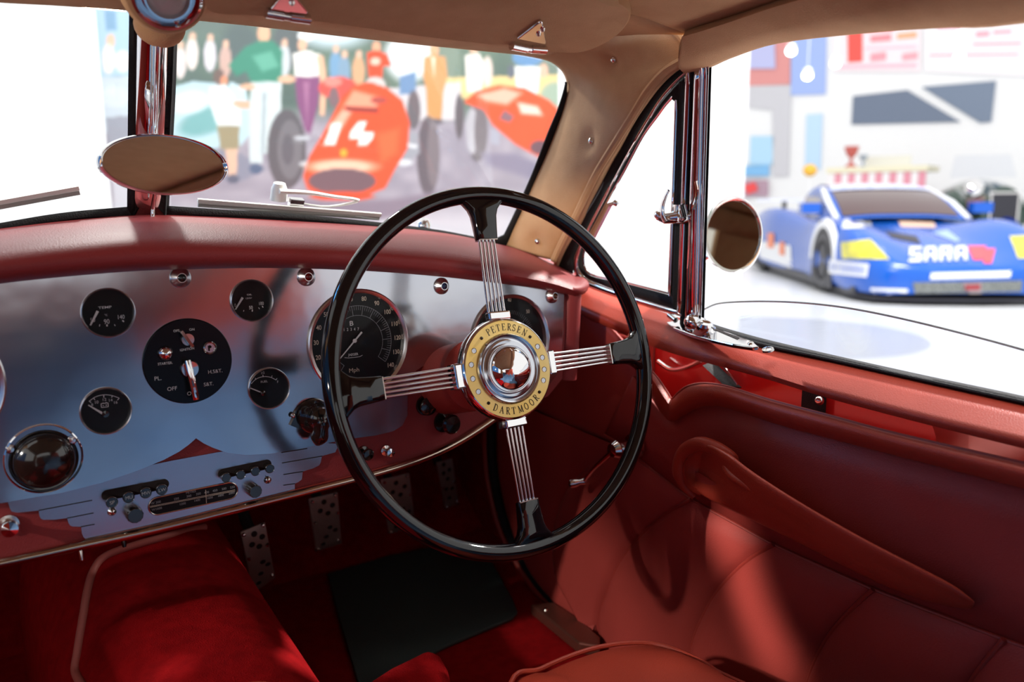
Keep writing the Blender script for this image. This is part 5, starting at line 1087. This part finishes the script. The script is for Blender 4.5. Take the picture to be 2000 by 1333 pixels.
# rubber heel mat
mt = [(640, 1120), (760, 1085), (880, 1060), (905, 1062), (960, 1095), (1002, 1172), (1011, 1195), (1000, 1207), (870, 1262), (760, 1320), (700, 1340), (690, 1300), (660, 1200)]
o = MB().plate([atZ(x, y, FLZ+.006) for x, y in mt], np.array([0, 0, 1.]), .006).build('heel_mat', MATR, smooth=False); mod_bevel(o, .002, 2)
tagit(o, 'dark rubber heel mat on the red carpet under the pedals', 'mat')
sl = [(1036, 1180), (1080, 1176), (1120, 1200), (1172, 1244), (1172, 1262), (1130, 1256)]
sp_ = thing('sill_tread_plate', 'brown metal tread plate with a rivet at the door sill', 'tread plate', atZ(1100, 1210, FLZ+.01))
o = MB().plate([atZ(x, y, FLZ+.022) for x, y in sl], np.array([0, 0, 1.]), .02).build('plate', mat('brown_metal', (.20, .07, .05), .3, .6), sp_, smooth=False); mod_bevel(o, .003, 2)
MB().lathe([(0, .003), (.003, .0025), (.0045, 0)], atZ(1066, 1192, FLZ+.022), (0, 0, 1), 16).build('rivet', CHROMED, sp_)
# pedals
def pedal(label, quad, Y, dY, pins, holes, cat='pedal', bend=.012):
    """quad: TL TR BR BL pixels; plate leaning forward at the bottom"""
    tl, tr, br, bl = quad; A = [(tl[0]*(1-t)+bl[0]*t, tl[1]*(1-t)+bl[1]*t) for t in np.linspace(0, 1, 9)]; B = [(tr[0]*(1-t)+br[0]*t, tr[1]*(1-t)+br[1]*t) for t in np.linspace(0, 1, 9)]
    yy = lambda t: Y+dY*t-bend*math.sin(math.pi*t)
    fr = lambda s, t: (lambda a, b: atY(a[0]*(1-s)+b[0]*s, a[1]*(1-s)+b[1]*s, yy(t)))((tl[0]*(1-t)+bl[0]*t, tl[1]*(1-t)+bl[1]*t), (tr[0]*(1-t)+br[0]*t, tr[1]*(1-t)+br[1]*t))
    th = thing('foot_pedal', label, cat, fr(.5, .5), 'pedals')
    rows = [[fr(s, t) for s in (0, .06, .5, .94, 1)] for t in np.linspace(0, 1, 13)]
    o = MB().grid(rows).build('foot_plate', STEEL, th, sharp=60); mod_solid(o, .005); mod_bevel(o, .001, 2)
    for (s, t) in pins:
        p = fr(s, t); n = nrm(np.cross(fr(.5, min(1, t+.02))-fr(.5, max(0, t-.02)), DX)); n = n if n[1] < 0 else -n
        MB().lathe([(0, .0045), (.0022, .004), (.0032, .002), (.0036, 0)], p, n, 12).build('grip_stud', CHROMED, th)
    for (s, t) in holes:
        p = fr(s, t); n = nrm(np.cross(fr(.5, min(1, t+.02))-fr(.5, max(0, t-.02)), DX)); n = n if n[1] < 0 else -n
        MB().lathe([(0, .0006), (.0032, .0006), (.0042, .0010), (.0048, 0)], p, n, 14).build('drilled_hole', DARK, th)
    c = fr(.5, .3); MB().tube(spl([c+np.array([0, .006, 0]), c+np.array([0, .08, .06]), c+np.array([.02, .22, .24])], 10), .009, seg=10).build('arm', DARK, th)
pins = [(.10, .06), (.88, .04), (.12, .45), (.90, .38), (.1, .96), (.88, .9)]; holes = [(.5, .12), (.78, .22), (.34, .27), (.6, .35), (.62, .62), (.45, .78), (.80, .70), (.3, .9)]
pedal('drilled steel pedal at the left, turned sideways beside the carpet tunnel', ((470, 1040), (518, 1020), (538, 1130), (494, 1160)), 1.22, .05, pins, holes, bend=.02)
pedal('drilled steel pedal hanging below the chrome edge strip, second from the left', ((603, 976), (660, 962), (668, 1063), (617, 1078)), 1.30, .04, pins, holes)
pedal('drilled steel pedal half hidden behind the lower left of the wheel rim', ((744, 938), (800, 925), (812, 1028), (760, 1044)), 1.34, .04, pins, holes)
pedal('small drilled throttle pedal at the right, left of the lower wheel spoke', ((853, 904), (884, 896), (896, 985), (870, 995)), 1.42, .03, [(.1, .55), (.88, .5), (.12, .95), (.9, .92)], [(.4, .08), (.3, .26), (.7, .22), (.5, .4), (.3, .6), (.7, .62), (.4, .8)])
for x, y, lb in ((88, 1072, 0), (160, 1094, 1), (243, 1068, 2)):
    c = atY(x if lb else 125, y, .985); 
    if lb: 
        o = MB().lathe([(0, .001), (.0018, .001), (.0025, -.001), (.003, -.012)], c, np.array([0, -.4, -.9]), 14).build('cable_nut', CHROMED if lb == 1 else BAKE)
        tagit(o, ('', 'small brass coloured nut peeping out under the dashboard edge at the left', 'small black knob under the dashboard edge below the radio')[lb], 'fastener')
# ================================================================ SEATS
def cushion(name, label, ctrl, zt, zb, parent=None, edge=None, crown=.03, cat='seat'):
    th = thing(name, label, cat, ctrl[0])
    ring = spl(ctrl, 90, closed=True); c = sum(ring)/len(ring); rows = []
    for sc, z in ((1.0, zb), (1.012, (zt+zb)/2), (1.0, zt-.02), (.975, zt-.004), (.93, zt+.006), (.82, zt+crown*.55), (.6, zt+crown*.85), (.3, zt+crown), (.02, zt+crown)):
        rows.append([np.array([c[0]+(p[0]-c[0])*sc, c[1]+(p[1]-c[1])*sc, z+(p[2]-zt)*(1 if z > zb else 0)*1.0]) for p in ring]); rows[-1].append(rows[-1][0])
    MB().grid(rows).build('cushion', LEATHER, th, sharp=80)
    MB().tube([np.array([c[0]+(p[0]-c[0])*.985, c[1]+(p[1]-c[1])*.985, p[2]+.001]) for p in ring], .0030, closed=True, seg=8).build('edge_piping', LEATHER, th)
    return th
fe = [atZ(x, y, -.545) for x, y in ((990, 1336), (1050, 1306), (1110, 1280), (1170, 1262), (1240, 1254), (1300, 1262), (1370, 1292), (1430, 1326))]
ctrl = fe+[np.array([.74, .40, -.545]), np.array([.76, .1, -.55]), np.array([.70, -.16, -.56]), np.array([.5, -.2, -.56]), np.array([.34, -.16, -.56]), np.array([.33, .2, -.55]), np.array([.36, .55, -.545])]
th = cushion('driver_seat', 'red leather driver seat cushion with piped rounded front at the bottom edge', ctrl, -.545, -.69)
bk = [[np.array([x, -.20-.10*(z+.5), z]) for x in np.linspace(.34, .78, 9)] for z in (-.5, -.3, -.1, .02)]
o = MB().grid(bk).build('backrest', LEATHER, th); mod_solid(o, .10); mod_bevel(o, .02, 3)
# ================================================================ BLUE RACE CAR OUTSIDE
BLUE = mat('race_blue', (.003, .095, .50), .25, coat=.35); WHT = mat('race_white', (.80, .82, .86), .25, coat=.6); YELH = mat('yellow_headlamp', (.80, .72, .02), .2, coat=1, vary=(8, (.35, .36, .05), (1, 1, 1)))
TYRE = mat('tyre', (.02, .02, .022), .7); RIMM = mat('grey_rim', (.28, .30, .32), .3, .8); DGL = mat('dark_car_glass', (.05, .012, .016), .05, coat=1); MESH = mat('grille_mesh', (.30, .32, .31), .4, .7, vary=(60, (.12, .13, .13), (1, 1, 1))); RED = mat('sticker_red', (.85, .08, .10), .4); CARB = mat('black_splitter', (.02, .02, .03), .4)
NB = atZ(1893, 594, GF+.02); fwd = nrm(np.array([-.62, -.785, 0])); lat = np.array([-fwd[1], fwd[0], 0.])  # lat = car's left
def rc(x, y, z): return np.array([NB[0], NB[1], GF])+fwd*x+lat*y+np.array([0, 0, z])
race = thing('race_car', 'blue and white racing car with yellow headlamps parked outside the side window', 'car', rc(-2.4, 0, 0))
#    x     w    z fender  z centre  z shoulder/low  
stn = [(0.00, .30, .30, .30, .12), (-.04, .62, .36, .36, .11), (-.12, .80, .42, .40, .10), (-.30, .92, .52, .46, .10), (-.60, .98, .66, .54, .10), (-.95, 1.00, .76, .62, .11), (-1.30, 1.00, .80, .68, .12), (-1.65, 1.00, .78, .74, .12), (-2.0, .97, .76, .78, .12), (-2.5, .96, .78, .82, .12), (-3.1, .98, .84, .84, .12), (-3.7, 1.02, .90, .84, .12), (-4.2, 1.02, .90, .84, .14), (-4.8, .98, .84, .80, .2), (-5.0, .92, .74, .72, .3)]
rows = []
for x, w, zf, zc, zl in stn:
    half = [(w*.97, zl), (w, zl+.10), (w, zl+(zf-zl)*.55), (w*.97, zl+(zf-zl)*.82), (w*.90, zf-.015), (w*.80, zf), (w*.68, zf-.02), (w*.50, (zf+zc)/2-.01), (w*.28, zc), (0, zc+.01)]
    rows.append([rc(x, -a, b) for a, b in half]+[rc(x, a, b) for a, b in half[-2::-1]])
body = MB().grid(loft(rows, 61, 70)); 
body.add([rc(.0, 0, .12)]+rows[0], [(0, i, i+1) for i in range(1, 19)])
bodyT = tree(body.V, body.F); body.build('body', BLUE, race, sharp=70)
def decal(name, pts, m, parent=race, off=.006, bt=None, n=7, mm=4, shape=None):
    """patch lying on the bodywork between four picture corners TL TR BR BL"""
    bt = bt or bodyT; rows = []
    for j in range(mm):
        t = j/(mm-1); r = []
        for i in range(n):
            s = i/(n-1); x = (pts[0][0]*(1-s)+pts[1][0]*s)*(1-t)+(pts[3][0]*(1-s)+pts[2][0]*s)*t; y = (pts[0][1]*(1-s)+pts[1][1]*s)*(1-t)+(pts[3][1]*(1-s)+pts[2][1]*s)*t
            p, nn = hit(bt, x, y)
            if p is None: p, nn = rows[-1][i] if rows and rows[-1][i] is not None else (None, None), None
            if p is None or (isinstance(p, tuple)): r.append(None); continue
            r.append(p+nn*off if nn is not None else p)
        rows.append(r)
    V = []; idx = {}
    for j, r in enumerate(rows):
        for i, p in enumerate(r):
            if p is not None: idx[j, i] = len(V); V.append(p)
    Fc = [(idx[j, i], idx[j, i+1], idx[j+1, i+1], idx[j+1, i]) for j in range(mm-1) for i in range(n-1) if all(k in idx for k in ((j, i), (j, i+1), (j+1, i+1), (j+1, i)))]
    if Fc: return mk(name, V, Fc, m, parent, True, 80)
def word(parent_pts, strokes, m, name='lettering'):
    (x0, y0), (x1, y1), (x2, y2), (x3, y3) = parent_pts
    def mp(s, t): return ((x0*(1-s)+x1*s)*(1-t)+(x3*(1-s)+x2*s)*t, (y0*(1-s)+y1*s)*(1-t)+(y3*(1-s)+y2*s)*t)
    b = MB(); nL = len(strokes)
    for k, ch in enumerate(strokes):
        for a0, b0, a1, b1 in LET[ch]:
            sx0, sx1 = (k+a0*.82)/nL, (k+a1*.82)/nL; Q = []
            for s, t in ((sx0, b0), (sx1, b0), (sx1, b1), (sx0, b1)):
                p, nn = hit(bodyT, *mp(s, t))
                if p is not None: Q.append(p+nn*.012)
            if len(Q) == 4: b.add(Q, [(0, 1, 2, 3)])
    if b.V: b.build(name, m, race, smooth=False)
LET = {'S': [(0, 0, 1, .2), (0, .2, .3, .5), (0, .42, 1, .6), (.7, .5, 1, .8), (0, .8, 1, 1)], 'A': [(0, .15, .28, 1), (.72, .15, 1, 1), (.1, 0, .9, .2), (.2, .5, .8, .68)], 'R': [(0, 0, .28, 1), (.2, 0, 1, .2), (.72, .1, 1, .5), (.2, .42, 1, .6), (.65, .6, .95, 1)],
       '-': [(0, .1, 1, .9)], 'I': [(.3, 0, .7, 1)], 'O': [(0, 0, .28, 1), (.72, 0, 1, 1), (.2, 0, .8, .2), (.2, .8, .8, 1)]}
decal('yellow_headlamp', [(1643, 474), (1700, 468), (1738, 508), (1646, 505)], YELH); decal('yellow_headlamp', [(1972, 462), (2010, 460), (2030, 505), (1988, 506)], YELH)
decal('grille', [(1782, 552), (1996, 548), (1993, 586), (1790, 590)], MESH, n=18, mm=8, off=.010); decal('grille_badge', [(1878, 552), (1916, 551), (1914, 584), (1880, 585)], mat('badge_grey', (.35, .30, .32), .4, .5), off=.02)
decal('badge_top', [(1882, 556), (1912, 555), (1911, 566), (1883, 567)], mat('badge_red', (.30, .04, .05), .4), off=.03)
decal('white_sticker', [(1621, 508), (1698, 516), (1694, 542), (1619, 534)], WHT); decal('white_sticker', [(1701, 562), (1773, 565), (1770, 586), (1700, 582)], WHT)
word([(1626, 514), (1693, 521), (1690, 536), (1624, 528)], 'OISAARA', mat('sticker_blue', (.35, .42, .75), .4)); word([(1706, 567), (1768, 570), (1766, 581), (1705, 577)], 'ROARSAI', mat('sticker_blue', (.35, .42, .75), .4))
word([(1776, 484), (1894, 482), (1894, 510), (1774, 514)], 'SARA', WHT, 'bonnet_lettering'); decal('white_stripe', [(1818, 534), (1975, 530), (1972, 542), (1816, 546)], WHT, n=14)
for (x, y, rx, ry) in ((1908, 492, 18, 17), (1928, 498, 16, 18)):
    decal('heart_sticker', [(x-rx, y-ry*.6), (x+rx, y-ry*.6), (x+rx*.5, y+ry), (x-rx*.4, y+ry)], RED, off=.008)
decal('roundel', [(1650, 424), (1700, 422), (1702, 446), (1645, 447)], WHT); decal('roundel', [(1750, 424), (1822, 426), (1828, 446), (1760, 444)], mat('peach_roundel', (.8, .55, .42), .4))
decal('bonnet_vent', [(1728, 452), (1790, 462), (1800, 478), (1742, 466)], CARB); decal('bonnet_crease', [(1820, 455), (1850, 450), (1875, 470), (1868, 474)], mat('pale_blue_line', (.3, .45, .8), .3))
decal('white_flank', [(1478, 470), (1545, 480), (1548, 545), (1490, 520)], WHT, n=8); decal('race_number_red', [(1501, 455), (1513, 456), (1513, 485), (1500, 484)], mat('number_orange', (.85, .25, .12), .4), off=.012); decal('race_number_red', [(1524, 472), (1534, 474), (1534, 500), (1523, 497)], mat('number_orange', (.85, .25, .12), .4), off=.012)
# white arch band and front wheels
for sy in (-1, 1):
    c = rc(-1.32, sy*1.0, .35); ax = -lat if sy < 0 else lat
    w = MB().lathe([(.20, .02), (.235, .0), (.33, .005), (.35, -.02), (.35, -.24), (.20, -.26)], c, ax, 48, cap0=False).build('front_tyre', TYRE, race)
    MB().lathe([(0, -.03), (.06, -.02), (.07, -.05), (.20, -.08), (.225, .0), (.238, .004)], c, ax, 40).build('wheel_rim', RIMM, w)
    u_, v_, n_ = basis(ax)
    for k in range(10):
        a = 2*math.pi*k/10; d_ = math.cos(a)*u_+math.sin(a)*v_; MB().box(c+d_*.135-n_*.02, .08, .010, .012, (d_, np.cross(n_, d_), n_)).build('wheel_spoke', mat('dark_spoke', (.10, .11, .12), .35, .8), w)
    rows = []
    for k in range(25):
        a = math.pi*k/24; d_ = math.cos(a)*fwd+math.sin(a)*np.array([0, 0, 1.]); rows.append([c+d_*r_-ax*o_ for r_, o_ in ((.355, .10), (.365, -.008), (.44, -.010), (.47, .03))])
    MB().grid(rows).build('wheel_arch', WHT if sy < 0 else BLUE, race)
    q = [rc(-1.32+.36*math.cos(t), sy*1.004, .35+.36*math.sin(t)) for t in np.linspace(0, math.pi, 20)]+[rc(-1.68, sy*1.004, .06), rc(-.96, sy*1.004, .06)]
    MB().plate(q[:20]+[q[20], q[21]], ax, .01).build('arch_recess', CARB, race, smooth=False)
    c2 = rc(-4.1, sy*1.0, .35); MB().lathe([(0, -.04), (.2, -.04), (.235, .0), (.33, .005), (.35, -.02), (.35, -.24)], c2, ax, 40).build('rear_tyre', TYRE, race)
MB().plate([rc(.06, 0, .07), rc(.02, -.5, .07), rc(-.12, -.86, .07), rc(-.5, -.99, .07), rc(-.5, .99, .07), rc(-.12, .86, .07), rc(.02, .5, .07)], np.array([0, 0, 1.]), .025).build('front_splitter', CARB, race, smooth=False)
MB().box(rc(-2.7, 0, .09), 2.3, .95, .05, (fwd, lat, np.array([0, 0, 1.]))).build('floor_tray', CARB, race, smooth=False)
# greenhouse
gh = [(-1.70, .74, .80, 0), (-2.05, .72, .98, .5), (-2.45, .64, 1.13, .9), (-2.75, .58, 1.19, 1), (-3.2, .56, 1.20, 1), (-3.6, .52, 1.12, .8), (-4.2, .42, .95, .3)]
rows = []
for x, w, z, k in gh: rows.append([rc(x, -w-.16*k, .78), rc(x, -w-.06*k, .80+(z-.8)*.55), rc(x, -w, z-.02), rc(x, -w*.5, z+.01), rc(x, 0, z+.015), rc(x, w*.5, z+.01), rc(x, w, z-.02), rc(x, w+.06*k, .80+(z-.8)*.55), rc(x, w+.16*k, .78)])
cab = MB().grid(loft(rows, 33, 30)); cabT = tree(cab.V, cab.F); cab.build('cabin', BLUE, race, sharp=60)
def cabp(name, ptsxz, m, off=.008):   # patch on the cabin in car coordinates (x, y) looking down
    V = []; n, mm = 9, 6; rows = []
    for j in range(mm):
        t = j/(mm-1); r = []
        for i in range(n):
            s = i/(n-1); x = (ptsxz[0][0]*(1-s)+ptsxz[1][0]*s)*(1-t)+(ptsxz[3][0]*(1-s)+ptsxz[2][0]*s)*t; y = (ptsxz[0][1]*(1-s)+ptsxz[1][1]*s)*(1-t)+(ptsxz[3][1]*(1-s)+ptsxz[2][1]*s)*t
            h = cabT.ray_cast(Vector(rc(x, y, 3)), Vector((0, 0, -1))); r.append(V3(h[0])+np.array([0, 0, off])+fwd*off if h[0] is not None else rc(x, y, .8))
        rows.append(r)
    MB().grid(rows).build(name, m, race, sharp=70)
cabp('windscreen', [(-2.42, .60), (-2.42, -.60), (-1.76, -.66), (-1.76, .66)], DGL)
cabp('sun_strip', [(-2.62, .58), (-2.62, -.58), (-2.42, -.60), (-2.42, .60)], mat('white_blue_strip', (.35, .45, .80), .3, vary=(22, (.85, .87, .92), (1, 1, 1))), off=.016)
cabp('roof_panel', [(-3.3, .50), (-3.3, -.50), (-2.66, -.54), (-2.66, .54)], mat('roof_peach', (.80, .72, .70), .3), off=.012)
for sy in (-1, 1):
    MB().tube([rc(-1.70, sy*.74, .80), rc(-2.1, sy*.72, .99), rc(-2.62, sy*.63, 1.16)], .035, seg=10, flat=.5).build('screen_pillar', WHT, race)
    MB().grid([[rc(-2.15, sy*.815, .84), rc(-2.6, sy*.79, .84), rc(-3.2, sy*.78, .84)], [rc(-2.35, sy*.735, 1.0), rc(-2.7, sy*.69, 1.06), rc(-3.1, sy*.68, 1.06)]]).build('side_glass', DGL, race)
MB().box(rc(-1.95, -.98, .92), .07, .11, .06, (fwd, lat, np.array([0, 0, 1.]))).build('door_mirror', BLUE, race); MB().box(rc(-1.95, .98, .92), .07, .11, .06, (fwd, lat, np.array([0, 0, 1.]))).build('door_mirror', BLUE, race)
MB().box(rc(-4.9, 0, 1.02), .15, .95, .018, (fwd, lat, np.array([0, 0, 1.]))).build('rear_wing', WHT, race)
for sy in (-1, 1): MB().box(rc(-4.9, sy*.5, .92), .10, .012, .10, (fwd, lat, np.array([0, 0, 1.]))).build('wing_strut', CARB, race)
# grey disc painted in for a reflection on the glossy floor
tc3 = atZ(1530, 655, GF); o = MB().lathe([(0, .004), (.98, .004), (1.0, 0)], tc3+np.array([0, 0, .001]), (0, 0, 1), 72, sx=1.0, sy=1.0).build('floor_reflection', mat('grey_floor_reflection', (.50, .53, .60), .25), smooth=False); 
tagit(o, 'round grey disc painted as a floor reflection, seen through the side glass', 'floor reflection')
# display table with trophies behind the blue car
tcx = ray(1722, 372)*1; T0 = atZ(1722, 372+42, GF); T0 = ray(1722, 345); T0 = T0*(16.9/np.linalg.norm(T0)); tu = nrm(np.cross(FN, [0, 0, 1.])); tu = tu if (CM @ tu)[0] > 0 else -tu
kpx = (CM@T0)[2]/F; top_z = T0[2]+.12
tb_ = thing('display_table', 'table with cream top and pink striped cloth behind the blue car roof', 'table', (T0[0], T0[1], GF))
ax3 = (tu, FN, np.array([0, 0, 1.]))
MB().box((T0[0], T0[1], top_z), 92*kpx, .45, .05, ax3).build('table_top', mat('cream_top', (.78, .74, .55), .5), tb_, smooth=False)
for k in range(14):
    MB().box(V3((T0[0], T0[1], (top_z+GF)/2))+tu*((k-6.5)*12.6*kpx)+FN*(.40), 6.0*kpx, .02, (top_z-GF)/2-.06, ax3).build('cloth_stripe', mat('cloth_pink', (.75, .30, .38), .7) if k % 2 else mat('cloth_white', (.85, .80, .82), .7), tb_, smooth=False)
def cup(x, y, h, m, label):
    b = ray(x, y); b = b*((CM@T0)[2]/(CM@b)[2]); b[2] = top_z+.05; s = h*kpx
    o = MB().lathe([(0, 0), (s*.28, 0), (s*.25, s*.08), (s*.08, s*.2), (s*.07, s*.45), (s*.22, s*.58), (s*.32, s*.85), (s*.34, s), (s*.30, s), (0, s*.7)], b, (0, 0, 1), 20).build('trophy_cup', m); tagit(o, label, 'trophy', 'trophies on the display table')
cup(1662, 318, 40, mat('cup_red', (.55, .12, .10), .4), 'tall dark red trophy cup on the display table, leftmost'); cup(1686, 318, 24, mat('cup_blue', (.35, .42, .50), .4), 'short grey blue cup beside the tall dark red trophy')
b = ray(1735, 306); b = b*((CM@T0)[2]/(CM@b)[2]); o = MB().box((b[0], b[1], top_z+.05+11*kpx), 42*kpx, .02, 11*kpx, ax3).build('display_sign', mat('pale_sign', (.72, .72, .66), .5), smooth=False); tagit(o, 'pale rectangular sign lying on the display table right of the trophies', 'sign')
b = ray(1582, 333); b = b*(14.9/np.linalg.norm(b)); o = thing('marker_stand', 'orange yellow ball on a thin stand behind the left of the blue car', 'stand', (b[0], b[1], GF))
MB().sphere(b, .115, 16, 9, (1, 1, .9)).build('orange_ball', mat('orange_ball', (.90, .50, .05), .4), o); MB().tube([b, (b[0], b[1], GF)], .012).build('pole', WALLW, o); MB().lathe([(.15, 0), (.14, .02), (.02, .03)], (b[0], b[1], GF), (0, 0, 1), 20).build('foot', WALLW, o)
# low wall of red pictures on the left behind the blue car
b = MB(); o = panel('red_car_picture', [(1440, 352), (1500, 352), (1500, 384), (1440, 384)], (.45, .30, .38), 'low panel with a red shape left of the blue car tail', off=.1, parent=None)
panel('red_shape', [(1452, 362), (1474, 356), (1480, 372), (1460, 380)], (.85, .08, .08), 'small red shape on the low panel behind the blue car tail', 'picture', off=.14)
# dark green vintage car behind at the right
G0 = ray(1930, 400); G0 = G0*(15.6/np.linalg.norm(G0)); gz = GF; gd = nrm(np.array([-.80, -.60, 0])); gl = np.array([-gd[1], gd[0], 0])
DGR = mat('dark_green_paint', (.012, .045, .03), .15, coat=1)
vc = thing('vintage_car', 'dark green vintage car with big chrome lamps behind the blue car at the right', 'car', (G0[0], G0[1], GF))
def vcp(x, y, z): return np.array([G0[0], G0[1], GF])+gd*x+gl*y+np.array([0, 0, z*1.28])
UP = np.array([0, 0, 1.])
rows = []
for x, w, z in ((1.0, .30, .95), (.6, .34, 1.0), (.1, .40, 1.03), (-.4, .5, 1.06), (-.8, .6, 1.08), (-1.6, .65, 1.05), (-2.3, .55, .9)):
    rows.append([vcp(x, w*math.cos(a), .45+(z-.45)*abs(math.sin(a))**.7) for a in np.linspace(0, math.pi, 15)])
MB().grid(rows).add(rows[0], [tuple(range(15))]).build('body', DGR, vc)
for sy in (-1, 1):
    r_ = []
    for k in range(13):
        a = math.pi*(.05+.9*k/12); r_.append([vcp(.55+.52*math.cos(a), sy*yy_, .42+.50*math.sin(a)+dz) for yy_, dz in ((.48, -.02), (.62, .03), (.80, -.03))])
    o = MB().grid(r_).build('front_wing', DGR, vc); mod_solid(o, .03)
    MB().lathe([(.25, .06), (.38, .05), (.38, -.08), (.25, -.08)], vcp(.55, sy*.66, .38), gl*sy, 32).build('tyre', TYRE, vc)
    MB().lathe([(0, .05), (.05, .05), (.26, .02)], vcp(.55, sy*.66, .38), gl*sy, 24).build('hub_cap', CHROME, vc)
    MB().lathe([(0, .10), (.10, .08), (.135, .03), (.14, 0), (.10, -.12), (.02, -.2)], vcp(1.05, sy*.42, .92), gd, 28).build('headlamp', CHROME, vc)
MB().box(vcp(1.02, 0, .68), .05, .20, .26, (gd, gl, UP)).build('radiator_shell', CHROME, vc); MB().box(vcp(1.076, 0, .68), .01, .17, .23, (gd, gl, UP)).build('radiator_core', CARB, vc, smooth=False)
MB().tube([vcp(1.25, -.75, .45), vcp(1.32, 0, .45), vcp(1.25, .75, .45)], .03, seg=10).build('bumper', CHROME, vc)
MB().plate([vcp(-.55, -.5, 1.08), vcp(-.55, .5, 1.08), vcp(-.72, .42, 1.38), vcp(-.72, -.42, 1.38)], gd, .02).build('windscreen', SIDEG, vc, smooth=False)
# red wall display behind seen only in reflections is left out; unseen wall on the passenger side, made blue to tint reflections
o = wallbox('wall_blue', (-5.2, -4), (-5.2, 4.2), GF, 2.9, mat('blue_tint_wall', (.03, .16, .42), .5)); o.name = 'wall_side'; tagit(o, kind='structure')

# made-up blue blanket behind the camera, added to colour the reflections in the aluminium
bl = [[np.array([x, yy+.006*math.sin(x*40+z*18), z+.006*math.sin(x*23)]) for x in np.linspace(.05, .82, 24)] for z, yy in ((-.60, .42), (-.505, .36), (-.50, .1), (-.49, -.02), (-.40, -.10), (-.30, -.115), (-.2, -.13), (-.14, -.15), (-.12, -.20), (-.14, -.36), (-.22, -.40))]
o = MB().grid(bl).build('reflection_blanket', mat('steel_blue_wool', (.07, .15, .27), .8, sheen=.1, vary=(6, (.10, .15, .22), (1, 1, 1)))); mod_solid(o, .012); tagit(o, 'made-up steel blue blanket over the driver backrest, added for its reflection', 'blanket')
